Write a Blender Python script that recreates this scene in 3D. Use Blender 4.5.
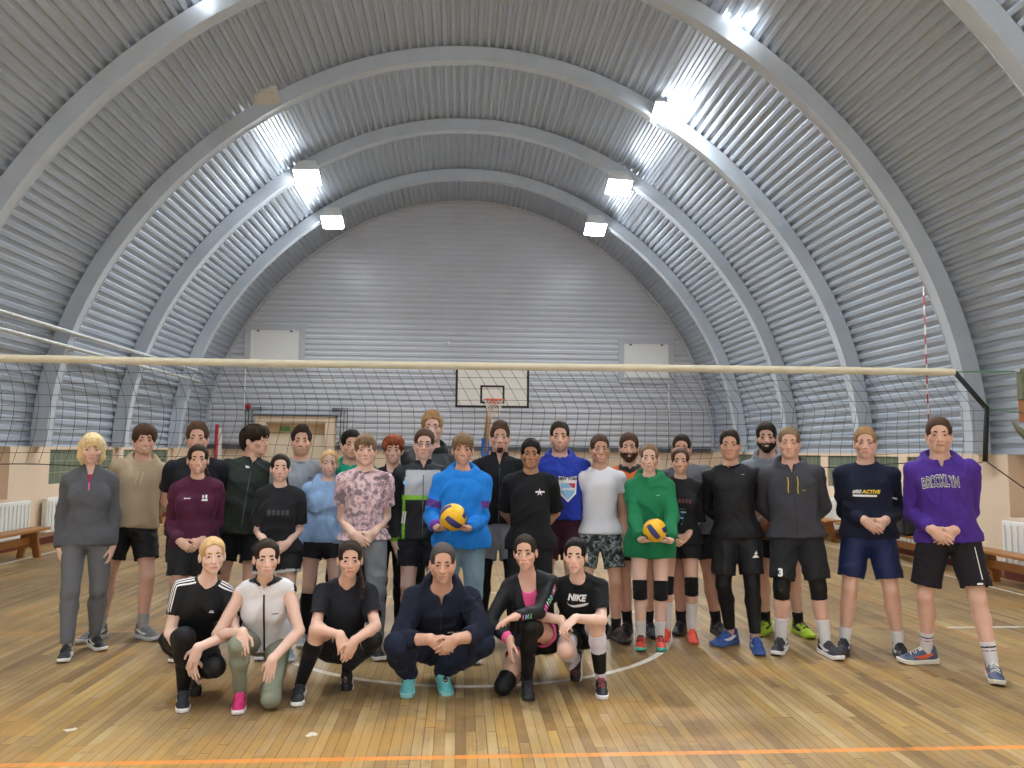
import bpy, bmesh, math, random
import numpy as np
from mathutils import Vector, Matrix, Euler
from mathutils.bvhtree import BVHTree

PI = math.pi
scn = bpy.context.scene
for o in list(bpy.data.objects):
    bpy.data.objects.remove(o)
COL = scn.collection

# ------------------------------------------------------------------ camera
cam = bpy.data.cameras.new('camera')
cam.sensor_width = 36.0
cam.lens = 36.0 * 775.9 / 1024.0
cam.clip_end = 200
camo = bpy.data.objects.new('camera', cam)
COL.objects.link(camo)
_R = (0.9976667, -0.0677684, 0.0082882)
_U = (-0.0140334, -0.0847458, 0.9963038)
_F = (0.0668155, 0.9940954, 0.0854991)
camo.matrix_world = Matrix(((_R[0], _U[0], -_F[0], 0.0), (_R[1], _U[1], -_F[1], 0.0), (_R[2], _U[2], -_F[2], 1.6474), (0, 0, 0, 1)))
scn.camera = camo

# ------------------------------------------------------------------ world, exposure
scn.view_settings.view_transform = 'Standard'
scn.view_settings.look = 'None'
scn.view_settings.exposure = 0.2
scn.view_settings.gamma = 1.0
scn.view_settings.use_curve_mapping = False
w = bpy.data.worlds.new('night')
scn.world = w
w.use_nodes = True
w.node_tree.nodes['Background'].inputs[0].default_value = (0.02, 0.025, 0.035, 1)
w.node_tree.nodes['Background'].inputs[1].default_value = 1.0
try:
    scn.cycles.use_denoising = True
    scn.cycles.max_bounces = 8
    scn.cycles.diffuse_bounces = 5
    scn.cycles.sample_clamp_indirect = 6.0
except Exception:
    pass

LAMP_W = 330.0        # power of one gym floodlight
LAMP_COL = (0.95, 0.98, 1.0)

# ------------------------------------------------------------------ material helpers
def s2l(c):
    return tuple(x / 12.92 if x <= 0.04045 else ((x + 0.055) / 1.055) ** 2.4 for x in c)

def hexc(h):
    h = h.lstrip('#')
    return s2l(tuple(int(h[i:i + 2], 16) / 255 for i in (0, 2, 4)))

class NT:
    """small wrapper for writing node trees"""
    def __init__(s, name):
        s.m = bpy.data.materials.new(name)
        s.m.use_nodes = True
        s.t = s.m.node_tree
        s.b = s.t.nodes['Principled BSDF']
    def n(s, kind, **kw):
        x = s.t.nodes.new(kind)
        for k, v in kw.items():
            setattr(x, k, v)
        return x
    def put(s, sock, v):
        if hasattr(v, 'is_output') or hasattr(v, 'links'):
            s.t.links.new(v, sock)
        elif isinstance(v, (tuple, list)) and len(v) == 3 and sock.type == 'RGBA':
            sock.default_value = (*v, 1)
        else:
            sock.default_value = v
    def math(s, op, a, b=0.0, c=None, clamp=False):
        x = s.n('ShaderNodeMath', operation=op, use_clamp=clamp)
        s.put(x.inputs[0], a); s.put(x.inputs[1], b)
        if c is not None:
            s.put(x.inputs[2], c)
        return x.outputs[0]
    def mix(s, f, a, b, blend='MIX'):
        x = s.n('ShaderNodeMix', data_type='RGBA', blend_type=blend)
        s.put(x.inputs[0], f); s.put(x.inputs[6], a); s.put(x.inputs[7], b)
        return x.outputs[2]
    def coord(s, which='Object'):
        return s.n('ShaderNodeTexCoord').outputs[which]
    def sep(s, v):
        x = s.n('ShaderNodeSeparateXYZ'); s.put(x.inputs[0], v)
        return x.outputs
    def comb(s, a, b, c):
        x = s.n('ShaderNodeCombineXYZ'); s.put(x.inputs[0], a); s.put(x.inputs[1], b); s.put(x.inputs[2], c)
        return x.outputs[0]
    def noise(s, v, scale, detail=3.0, rough=0.55):
        x = s.n('ShaderNodeTexNoise')
        s.put(x.inputs['Vector'], v); x.inputs['Scale'].default_value = scale
        x.inputs['Detail'].default_value = detail; x.inputs['Roughness'].default_value = rough
        return x.outputs[0]
    def white(s, v):
        x = s.n('ShaderNodeTexWhiteNoise'); s.put(x.inputs['Vector'], v)
        return x.outputs[0]
    def ramp(s, f, stops, interp='LINEAR'):
        x = s.n('ShaderNodeValToRGB'); s.put(x.inputs[0], f)
        cr = x.color_ramp; cr.interpolation = interp
        while len(cr.elements) < len(stops):
            cr.elements.new(0.5)
        for e, (p, c) in zip(cr.elements, stops):
            e.position = p; e.color = (*c, 1) if len(c) == 3 else c
        return x.outputs[0]
    def bump(s, h, strength=0.3, dist=0.01):
        x = s.n('ShaderNodeBump'); x.inputs['Strength'].default_value = strength
        x.inputs['Distance'].default_value = dist; s.put(x.inputs['Height'], h)
        s.t.links.new(x.outputs[0], s.b.inputs['Normal'])
    def set(s, **kw):
        for k, v in kw.items():
            s.put(s.b.inputs[k], v)
        return s

def plain(name, col, rough=0.6, metal=0.0, var=0.06, scale=12.0, bump=0.0, spec=0.5):
    """one even coat with slight procedural mottling"""
    t = NT(name)
    n = t.noise(t.coord(), scale)
    lo = tuple(max(0, c * (1 - var * 2)) for c in col); hi = tuple(min(1, c * (1 + var * 2)) for c in col)
    t.set(**{'Base Color': t.mix(n, lo, hi), 'Roughness': rough, 'Metallic': metal, 'Specular IOR Level': spec})
    if bump:
        t.bump(n, bump, 0.004)
    return t.m

def m_floor():
    t = NT('worn_gym_boards')
    x, y, z = t.sep(t.coord())[:3]
    W = 0.060
    row = t.math('FLOOR', t.math('DIVIDE', x, W))
    rr = t.white(t.comb(row, 3.1, 0.0))
    yy = t.math('ADD', y, t.math('MULTIPLY', rr, 7.0))
    L = t.math('ADD', 1.1, t.math('MULTIPLY', t.white(t.comb(row, 9.7, 0)), 0.9))
    seg = t.math('FLOOR', t.math('DIVIDE', yy, L))
    pr = t.white(t.comb(row, seg, 1.7))
    pr2 = t.white(t.comb(row, seg, 5.3))
    base = t.ramp(pr, [(0.0, hexc('#7d6038')), (0.2, hexc('#a48450')), (0.42, hexc('#b39460')), (0.64, hexc('#c6ab78')), (0.84, hexc('#b28b47')), (1.0, hexc('#cba75c'))])
    # grain along the boards
    gv = t.comb(t.math('MULTIPLY', x, 60.0), t.math('MULTIPLY', y, 2.2), t.math('MULTIPLY', pr2, 30.0))
    g = t.noise(gv, 1.0, 5.0, 0.6)
    base = t.mix(t.math('MULTIPLY', g, 0.5), base, hexc('#7f6238'))
    # worn grey-ish and darker traffic patches, orange varnish islands
    pv = t.comb(x, t.math('MULTIPLY', y, 0.55), 0.0)
    p1 = t.ramp(t.noise(pv, 0.9, 5.0, 0.62), [(0.42, (0, 0, 0)), (0.58, (1, 1, 1))])
    base = t.mix(t.math('MULTIPLY', p1, 0.6), base, hexc('#735836'))
    p2 = t.ramp(t.noise(t.comb(t.math('MULTIPLY', x, 0.7), y, 4.4), 1.7, 4.0, 0.6), [(0.56, (0, 0, 0)), (0.66, (1, 1, 1))])
    base = t.mix(t.math('MULTIPLY', p2, 0.6), base, hexc('#b3853f'))
    st = t.ramp(t.noise(t.comb(x, y, 8.1), 2.6, 6.0, 0.7), [(0.60, (0, 0, 0)), (0.72, (1, 1, 1))])
    base = t.mix(t.math('MULTIPLY', st, 0.6), base, hexc('#4d3a26'))
    # joints between boards
    fx = t.math('FRACT', t.math('DIVIDE', x, W))
    fy = t.math('FRACT', t.math('DIVIDE', yy, L))
    jx = t.math('LESS_THAN', t.math('MINIMUM', fx, t.math('SUBTRACT', 1.0, fx)), 0.035)
    jy = t.math('LESS_THAN', t.math('MINIMUM', fy, t.math('SUBTRACT', 1.0, fy)), 0.0022)
    gap = t.math('MULTIPLY', t.math('MAXIMUM', jx, jy), t.math('ADD', 0.35, t.math('MULTIPLY', pr2, 0.6)))
    base = t.mix(gap, base, hexc('#2e2013'))
    # painted court markings with wear
    wear = t.ramp(t.noise(t.comb(t.math('MULTIPLY', x, 8.0), t.math('MULTIPLY', y, 1.5), 0), 1.3, 4.0, 0.7), [(0.30, (0.35, 0.35, 0.35)), (0.52, (1, 1, 1))])
    CX, CY = 0.146, 7.35
    dx = t.math('SUBTRACT', x, CX); dy = t.math('SUBTRACT', y, 7.40)
    rad = t.math('SQRT', t.math('ADD', t.math('MULTIPLY', dx, dx), t.math('MULTIPLY', dy, dy)))
    def near(v, c, half):
        return t.math('LESS_THAN', t.math('ABSOLUTE', t.math('SUBTRACT', v, c)), half)
    ax = t.math('ABSOLUTE', dx)
    circ = near(rad, 1.8, 0.027)
    side = near(ax, 6.515, 0.027)
    half = t.math('MULTIPLY', near(y, 7.28, 0.027), t.math('MULTIPLY', t.math('GREATER_THAN', ax, 4.53), t.math('LESS_THAN', ax, 6.5)))
    endl = t.math('MULTIPLY', near(y, 21.2, 0.027), t.math('LESS_THAN', ax, 6.5))
    wl = t.math('MULTIPLY', t.math('MAXIMUM', t.math('MAXIMUM', circ, side), t.math('MAXIMUM', half, endl)), wear)
    base = t.mix(t.math('MULTIPLY', wl, 0.9), base, hexc('#dcd8cd'))
    att = t.math('MULTIPLY', near(y, 4.345, 0.026), t.math('LESS_THAN', ax, 6.4))
    att2 = t.math('MULTIPLY', near(y, 10.345, 0.026), t.math('LESS_THAN', ax, 4.5))
    vside = t.math('MULTIPLY', near(ax, 4.5, 0.026), t.math('LESS_THAN', t.math('ABSOLUTE', t.math('SUBTRACT', y, CY)), 9.0))
    mid = t.math('MULTIPLY', near(y, 7.35, 0.026), t.math('LESS_THAN', ax, 4.5))
    faint = t.math('MULTIPLY', t.math('MAXIMUM', t.math('MAXIMUM', vside, mid), att2), 0.42)
    ol = t.math('MULTIPLY', t.math('MAXIMUM', att, faint), wear)
    base = t.mix(t.math('MULTIPLY', ol, 0.85), base, hexc('#e38a34'))
    # two scraps of old white paint
    for px, py in ((-2.24, 4.86), (-0.83, 4.72)):
        ex = t.math('SUBTRACT', x, px); ey = t.math('SUBTRACT', y, py)
        rr2 = t.math('SQRT', t.math('ADD', t.math('MULTIPLY', ex, ex), t.math('MULTIPLY', ey, ey)))
        rn = t.math('ADD', rr2, t.math('MULTIPLY', t.math('SUBTRACT', t.noise(t.comb(x, y, 0), 30.0), 0.5), 0.08))
        base = t.mix(t.math('LESS_THAN', rn, 0.030), base, hexc('#d9d3c2'))
    rough = t.math('ADD', 0.34, t.math('MULTIPLY', g, 0.26))
    base = t.mix(0.05, base, (0.36, 0.33, 0.29))
    base = t.mix(1.0, base, (0.88, 0.88, 0.89), 'MULTIPLY')
    t.set(**{'Base Color': base, 'Roughness': rough, 'Specular IOR Level': 0.35})
    t.bump(t.math('SUBTRACT', t.math('MULTIPLY', g, 0.25), gap), 0.22, 0.004)
    return t.m

def m_sheet(name, col, metal=0.32):
    t = NT(name)
    c = t.coord()
    x, y, z = t.sep(c)[:3]
    n = t.noise(c, 0.8, 4.0)
    n2 = t.noise(t.comb(t.math('MULTIPLY', x, 3), t.math('MULTIPLY', y, 0.6), t.math('MULTIPLY', z, 3)), 2.0, 4.0)
    a = tuple(v * 0.86 for v in col); b = tuple(min(1, v * 1.1) for v in col)
    cc = t.mix(n, a, b)
    cc = t.mix(t.math('MULTIPLY', n2, 0.25), cc, tuple(v * 0.75 for v in col))
    t.set(**{'Base Color': cc, 'Roughness': t.math('ADD', 0.26, t.math('MULTIPLY', n2, 0.2)), 'Metallic': metal, 'Specular IOR Level': 0.5})
    return t.m

def m_blocks():
    t = NT('glass_block_wall')
    x, y, z = t.sep(t.coord())[:3]
    br = t.n('ShaderNodeTexBrick'); br.offset = 0.0
    t.put(br.inputs['Vector'], t.comb(y, z, 0.0))
    br.inputs['Color1'].default_value = (*hexc('#5f6d5d'), 1); br.inputs['Color2'].default_value = (*hexc('#6c7a68'), 1)
    br.inputs['Mortar'].default_value = (*hexc('#8f9386'), 1)
    br.inputs['Scale'].default_value = 1.0; br.inputs['Mortar Size'].default_value = 0.008
    br.inputs['Brick Width'].default_value = 0.2; br.inputs['Row Height'].default_value = 0.2
    t.set(**{'Base Color': br.outputs[0], 'Roughness': 0.25})
    t.bump(br.outputs[1], 0.4, 0.01)
    return t.m

def m_wood(name, c1, c2, axis=1):
    t = NT(name)
    x, y, z = t.sep(t.coord())[:3]
    s = [t.math('MULTIPLY', v, 2.0 if i == axis else 30.0) for i, v in enumerate((x, y, z))]
    n = t.noise(t.comb(*s), 1.0, 5.0, 0.6)
    t.set(**{'Base Color': t.mix(n, c1, c2), 'Roughness': 0.4})
    return t.m

def m_emit(name, col, strength):
    t = NT(name)
    t.set(**{'Base Color': (0.8, 0.8, 0.8), 'Emission Color': col, 'Emission Strength': strength})
    return t.m

M = {}
M['floor'] = m_floor()
M['sheet'] = m_sheet('galvanised_vault_sheet', hexc('#b8c3d0'))
M['gable'] = m_sheet('galvanised_gable_sheet', hexc('#cbcfd6'), 0.12)
M['rib'] = plain('grey_rib_paint', hexc('#c2ccd6'), 0.42, 0.15, 0.05, 3.0)
M['beige'] = plain('peach_wall_paint', hexc('#e0cab0'), 0.75, 0.0, 0.03, 2.0, 0.05)
M['beige_light'] = plain('cream_door_paint', hexc('#e2d3ba'), 0.55, 0.0, 0.02, 3.0)
M['skirting'] = plain('red_brown_skirting_paint', hexc('#6e2b22'), 0.5)
M['dark_trim'] = plain('dark_grey_ledge_paint', hexc('#55565a'), 0.6)
M['white'] = plain('white_enamel', hexc('#e8e8e4'), 0.45, 0.0, 0.02)
M['white_soft'] = plain('milky_window_panel', hexc('#e6e8e6'), 0.5, 0.0, 0.02, 4.0)
M['frame_grey'] = plain('pale_grey_frame', hexc('#b9bcc2'), 0.5)
M['pipe'] = plain('pale_pipe_paint', hexc('#bfc2bf'), 0.4, 0.1)
M['blocks'] = m_blocks()
M['wood'] = m_wood('varnished_bench_wood', hexc('#b57a3a'), hexc('#8a5726'))
M['wood_leg'] = m_wood('varnished_bench_leg_wood', hexc('#a96d30'), hexc('#7c4c20'), 2)
M['black'] = plain('black_plastic', hexc('#17181a'), 0.5)
M['black_cord'] = plain('black_cord', hexc('#1b1c1f'), 0.85)
M['tape'] = plain('cream_net_tape', hexc('#d6ceb4'), 0.8, 0, 0.05, 8)
M['green_rope'] = plain('green_rope', hexc('#4f8a6a'), 0.8)
M['olive'] = plain('olive_post_paint', hexc('#6d6f58'), 0.6, 0.1, 0.15)
M['strap'] = plain('orange_strap', hexc('#a8622f'), 0.7)
M['red'] = plain('red_enamel', hexc('#b3222c'), 0.4)
M['board_white'] = plain('white_backboard', hexc('#e9e7e0'), 0.4, 0, 0.02)
M['rim'] = plain('orange_rim', hexc('#d8572e'), 0.4)
M['netcord'] = plain('white_net_cord', hexc('#dcd2cc'), 0.8)
M['blue_pad'] = plain('blue_vinyl_pad', hexc('#2e66c0'), 0.45)
M['pole_beige'] = plain('beige_pole_paint', hexc('#d8b9a0'), 0.5)
M['green_sign'] = plain('green_exit_sign', hexc('#5f8a4e'), 0.5)
M['lamp_white'] = plain('lamp_housing_white', hexc('#f2f2f0'), 0.5)
M['lamp_lens_off'] = plain('milky_lens_off', hexc('#cfd0ca'), 0.25)
M['lens'] = m_emit('lit_floodlight_lens', LAMP_COL, 45.0)

def m_antenna():
    t = NT('red_white_antenna')
    z = t.sep(t.coord())[2]
    f = t.math('FRACT', t.math('DIVIDE', z, 0.2))
    t.set(**{'Base Color': t.mix(t.math('LESS_THAN', f, 0.5), hexc('#b3343a'), hexc('#dcd6d0')), 'Roughness': 0.5})
    return t.m
M['antenna'] = m_antenna()

# ------------------------------------------------------------------ mesh helpers
class MB:
    """collects shapes, then links them as one mesh object"""
    def __init__(s):
        s.v, s.f = [], []
    def add(s, vs, fs):
        b = len(s.v)
        s.v += [tuple(v) for v in vs]
        s.f += [tuple(i + b for i in f) for f in fs]
        return s
    def box(s, lo, hi, rot=None, piv=None):
        x0, y0, z0 = lo; x1, y1, z1 = hi
        vs = [Vector(p) for p in ((x0, y0, z0), (x1, y0, z0), (x1, y1, z0), (x0, y1, z0), (x0, y0, z1), (x1, y0, z1), (x1, y1, z1), (x0, y1, z1))]
        if rot is not None:
            piv = Vector(piv) if piv is not None else sum(vs, Vector()) / 8
            vs = [piv + rot @ (v - piv) for v in vs]
        return s.add(vs, [(0, 3, 2, 1), (4, 5, 6, 7), (0, 1, 5, 4), (1, 2, 6, 5), (2, 3, 7, 6), (3, 0, 4, 7)])
    def bbox(s, lo, hi, bev=0.01):
        """box with bevelled edges"""
        bm = bmesh.new()
        bmesh.ops.create_cube(bm, size=1.0)
        for v in bm.verts:
            v.co = Vector([lo[i] + (v.co[i] + 0.5) * (hi[i] - lo[i]) for i in range(3)])
        bmesh.ops.bevel(bm, geom=bm.edges[:], offset=bev, segments=2, affect='EDGES', profile=0.5)
        bm.verts.index_update()
        s.add([v.co for v in bm.verts], [[v.index for v in f.verts] for f in bm.faces])
        bm.free()
        return s
    def tube(s, pts, r, n=8, closed=False, cap=True):
        pts = [Vector(p) for p in pts]
        m = len(pts)
        up = Vector((0, 0, 1))
        rings = []
        pu = None
        for i, p in enumerate(pts):
            a = pts[(i - 1) % m] if (i > 0 or closed) else p
            b = pts[(i + 1) % m] if (i < m - 1 or closed) else p
            d = (b - a).normalized()
            if pu is None:
                ref = up if abs(d.z) < 0.9 else Vector((1, 0, 0))
                u = d.cross(ref).normalized()
            else:
                u = (pu - d * pu.dot(d)).normalized()
            pu = u
            v = d.cross(u)
            rr = r[i] if isinstance(r, (list, tuple)) else r
            rings.append([p + (u * math.cos(2 * PI * k / n) + v * math.sin(2 * PI * k / n)) * rr for k in range(n)])
        vs = [q for ring in rings for q in ring]
        fs = []
        for i in range(m if closed else m - 1):
            j = (i + 1) % m
            for k in range(n):
                k2 = (k + 1) % n
                fs.append((i * n + k, i * n + k2, j * n + k2, j * n + k))
        if cap and not closed:
            fs.append(tuple(range(n))[::-1]); fs.append(tuple((m - 1) * n + k for k in range(n)))
        return s.add(vs, fs)
    def build(s, name, mat, parent=None, smooth=False, loc=None):
        me = bpy.data.meshes.new(name)
        vs = s.v
        if loc is not None:
            vs = [(v[0] - loc[0], v[1] - loc[1], v[2] - loc[2]) for v in vs]
        me.from_pydata(vs, [], s.f)
        me.materials.append(mat)
        if smooth:
            me.polygons.foreach_set('use_smooth', [True] * len(me.polygons))
        o = bpy.data.objects.new(name, me)
        COL.objects.link(o)
        if loc is not None:
            o.location = loc
        if parent is not None:
            o.parent = parent
        return o

def tag(o, label, cat, group=None):
    o['label'] = label; o['category'] = cat
    if group:
        o['group'] = group
    return o

def thing(name, label, cat, loc=(0, 0, 0), rotz=0.0, group=None):
    o = bpy.data.objects.new(name, None)
    COL.objects.link(o)
    o.empty_display_size = 0.2
    o.location = loc; o.rotation_euler = (0, 0, rotz)
    return tag(o, label, cat, group)

def struct(o):
    o['kind'] = 'structure'
    return o

# ------------------------------------------------------------------ the hall
CX = 0.14          # hall axis
RV = 7.25          # vault radius (inner ridges)
Z0 = 1.65          # springing height
Y0, Y1 = -9.0, 22.2

def arch(th, r):
    k = 1.0 - 0.022 * math.sin(2 * th) ** 2
    return CX + r * k * math.cos(th), Z0 + r * k * math.sin(th)

def arch_halfwidth(z, r):
    lo, hi = 0.0, PI / 2
    for _ in range(40):
        mid = (lo + hi) / 2
        if arch(mid, r)[1] < z:
            lo = mid
        else:
            hi = mid
    return arch(lo, r)[0] - CX

struct(MB().box((CX - 7.6, Y0 - 0.3, -0.1), (CX + 7.6, Y1 + 0.3, 0.0)).build('floor', M['floor']))

# corrugated barrel vault
mb = MB()
NR = 146
prof = []
for i in range(NR):
    for t, d in ((0.0, 0.0), (0.36, 0.0), (0.52, 0.042), (0.84, 0.042)):
        prof.append(((i + t) / NR, d))
prof.append((1.0, 0.0))
vs = []
for u, d in prof:
    x, z = arch(u * PI, RV + d)
    vs += [(x, Y0, z), (x, Y1, z)]
fs = [(2 * i, 2 * i + 1, 2 * i + 3, 2 * i + 2) for i in range(len(prof) - 1)]
mb.add(vs, fs)
struct(mb.build('ceiling', M['sheet']))

# outer skin behind the sheets keeps the night out of the laps
vs = []
for i in range(65):
    x, z = arch(i / 64 * PI, RV + 0.12)
    vs += [(x, Y0 - 0.2, z), (x, Y1 + 0.2, z)]
struct(MB().add(vs, [(2 * i, 2 * i + 1, 2 * i + 3, 2 * i + 2) for i in range(64)]).build('ceiling_outer', M['dark_trim']))

# arch ribs, five bolted pieces each
def rib(y):
    mb = MB()
    r0, r1, hw = RV - 0.26, RV - 0.002, 0.095
    n = 60
    vs = []
    for i in range(n + 1):
        th = PI * i / n
        for (r, yy) in ((r0, y - hw), (r0, y + hw), (r1, y + hw), (r1, y - hw)):
            x, z = arch(th, r)
            vs.append((x, yy, z))
    fs = []
    for i in range(n):
        for k in range(4):
            a = i * 4 + k; b = i * 4 + (k + 1) % 4
            fs.append((a, b, b + 4, a + 4))
    mb.add(vs, fs)
    # lips along the inner flange
    for s in (-1, 1):
        vs = []
        for i in range(n + 1):
            th = PI * i / n
            ya, yb = sorted((y + s * hw, y + s * (hw + 0.012)))
            for (r, yy) in ((r0 - 0.008, ya), (r0 - 0.008, yb), (r0 + 0.02, yb), (r0 + 0.02, ya)):
                x, z = arch(th, r)
                vs.append((x, yy, z))
        fs = [(i * 4 + k, i * 4 + (k + 1) % 4, i * 4 + 4 + (k + 1) % 4, i * 4 + 4 + k) for i in range(n) for k in range(4)]
        mb.add(vs, fs)
    for j in range(1, 5):
        th = PI * j / 5
        x, z = arch(th, (r0 + r1) / 2 - 0.012)
        rot = Matrix.Rotation(-th, 3, 'Y')
        mb.box((x - 0.125, y - hw - 0.025, z - 0.012), (x + 0.105, y + hw + 0.025, z + 0.012), rot)
    return mb
RIBS = [10.45 + 3.06 * k for k in range(-6, 4)]
for i, y in enumerate(RIBS):
    struct(rib(y).build('trim_%d' % (i + 1), M['rib']))

# corrugated gables
def gable(y, sgn, name):
    mb = MB()
    vs, rows = [], []
    z = Z0
    P = 0.157
    while z < Z0 + RV + 0.05:
        for t, d in ((0.0, 0.0), (0.42, 0.0), (0.55, 0.035), (0.87, 0.035)):
            rows.append((z + t * P, d))
        z += P
    for zz, d in rows:
        hw = arch_halfwidth(min(zz, Z0 + RV + 0.04), RV + 0.06) if zz < Z0 + RV + 0.05 else 0.0
        vs += [(CX - hw, y + sgn * d, zz), (CX + hw, y + sgn * d, zz)]
    fs = [(2 * i, 2 * i + 1, 2 * i + 3, 2 * i + 2) for i in range(len(rows) - 1)]
    mb.add(vs, fs)
    return struct(mb.build(name, M['gable']))
gable(Y1, 1, 'wall_back_gable')
gable(Y0, -1, 'wall_front_gable')
# angle strip where the back gable meets the vault
vs = []
for i in range(61):
    th = PI * i / 60
    for (r, yy) in ((RV - 0.06, Y1 - 0.05), (RV - 0.06, Y1 - 0.005), (RV + 0.02, Y1 - 0.005), (RV + 0.02, Y1 - 0.05)):
        x, z = arch(th, r)
        vs.append((x, yy, z))
struct(MB().add(vs, [(i * 4 + k, i * 4 + (k + 1) % 4, i * 4 + 4 + (k + 1) % 4, i * 4 + 4 + k) for i in range(60) for k in range(4)]).build('trim_11', M['frame_grey']))

# peach masonry walls with niches
XL, XR = CX - 7.18, CX + 7.18
def side_wall(name, X, sg, niches, panes):
    """niches: (y0, y1, sill_z) open recesses; panes: (y0, y1) glass block strips"""
    mb = MB()
    xo = X + sg * 0.42
    def bx(ya, yb, za, zb, xa=X, xb=xo):
        mb.box((min(xa, xb), ya, za), (max(xa, xb), yb, zb))
    cuts = sorted([(a, b, s, 1) for a, b, s in niches] + [(a, b, 1.0, 0) for a, b in panes])
    y = Y0
    for a, b, s, kind in cuts:
        bx(y, a, 0, Z0)
        bx(a, b, 0, s)
        bx(a, b, s, Z0, X + sg * (0.24 if kind else 0.10), xo)
        if not kind:
            bx(a, b, 1.6, Z0)
        y = b
    bx(y, Y1, 0, Z0)
    return struct(mb.build(name, M['beige']))
NICHE_L = [(-1.0, 2.2, 0.82), (5.0, 8.0, 0.82), (9.6, 12.75, 0.82)]
NICHE_R = [(0.5, 3.2, 0.82), (6.3, 9.95, 0.82)]
PANE_L = [(13.95, 16.4), (16.9, 19.4)]
PANE_R = [(11.05, 12.3), (12.55, 15.05), (15.35, 17.9), (18.4, 20.6)]
side_wall('wall_left', XL, -1, NICHE_L, PANE_L)
side_wall('wall_right', XR, 1, NICHE_R, PANE_R)
k = 1
for X, sg, panes in ((XL, -1, PANE_L), (XR, 1, PANE_R)):
    for a, b in panes:
        xa, xb = sorted((X + sg * 0.03, X + sg * 0.10))
        o = MB().box((xa, a, 1.0), (xb, b, 1.6)).build('window_%d' % k, M['blocks'])
        struct(o); k += 1
mb = MB().box((XL, Y1, 0), (CX - 5.79, Y1 + 0.3, Z0)).box((CX - 3.64, Y1, 0), (XR, Y1 + 0.3, Z0)).box((CX - 5.79, Y1 + 0.25, 0), (CX - 3.64, Y1 + 0.4, 2.6))
struct(mb.build('wall_back', M['beige']))
struct(MB().box((XL, Y0 - 0.3, 0), (XR, Y0, Z0)).build('wall_front', M['beige']))
# dark flashing where the sheeting starts, above the peach wall
struct(MB().box((CX - 7.15, Y1 - 0.07, Z0 - 0.02), (CX - 5.79, Y1 + 0.02, Z0 + 0.10)).box((CX - 3.64, Y1 - 0.07, Z0 - 0.02), (CX + 7.15, Y1 + 0.02, Z0 + 0.10)).build('trim_12', M['dark_trim']))
for nm, X, sg in (('baseboard_left', XL, -1), ('baseboard_right', XR, 1)):
    xa, xb = sorted((X - sg * 0.025, X))
    struct(MB().box((xa, Y0, 0), (xb, Y1, 0.11)).build(nm, M['skirting']))
struct(MB().box((CX - 3.6, Y1 - 0.025, 0), (XR, Y1, 0.11)).box((XL, Y1 - 0.025, 0), (CX - 5.8, Y1, 0.11)).build('baseboard_back', M['skirting']))

# door portal in the back wall
DX0, DX1 = CX - 5.79, CX - 3.62
mb = MB()
mb.box((DX0, Y1 - 0.25, 0), (DX0 + 0.30, Y1 + 0.2, 2.55)).box((DX1 - 0.26, Y1 - 0.25, 0), (DX1, Y1 + 0.2, 2.55)).box((DX0 + 0.30, Y1 - 0.25, 2.38), (DX1 - 0.26, Y1 + 0.2, 2.55))
struct(mb.build('trim_13', M['beige']))
struct(MB().box((DX0 - 0.05, Y1 - 0.29, 2.55), (DX1 + 0.05, Y1 + 0.2, 2.60)).build('trim_14', M['dark_trim']))
d = struct(MB().box((DX0 + 0.30, Y1 - 0.02, 0.0), (DX1 - 0.26, Y1 + 0.04, 2.38)).build('door_1', M['beige_light']))
mid = (DX0 + DX1) / 2 + 0.02
for xa, xb in ((DX0 + 0.38, mid - 0.03), (mid + 0.03, DX1 - 0.34)):
    MB().bbox((xa, Y1 - 0.05, 0.02), (xb, Y1 - 0.015, 2.05), 0.008).build('leaf', M['beige_light'], d)
MB().bbox((DX0 + 0.32, Y1 - 0.045, 2.07), (DX1 - 0.28, Y1 - 0.015, 2.34), 0.006).build('transom', plain('tan_transom', hexc('#c8ab86'), 0.6), d)
MB().tube([(mid - 0.08, Y1 - 0.06, 1.0), (mid - 0.08, Y1 - 0.09, 1.0), (mid - 0.08, Y1 - 0.09, 1.15), (mid - 0.08, Y1 - 0.06, 1.15)], 0.012).build('handle', M['black'], d)
tag(MB().bbox((-5.02, Y1 - 0.085, 2.13), (-4.72, Y1 - 0.046, 2.27), 0.008).build('exit_sign', M['green_sign']), 'small green sign above the cream double door', 'sign')

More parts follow.
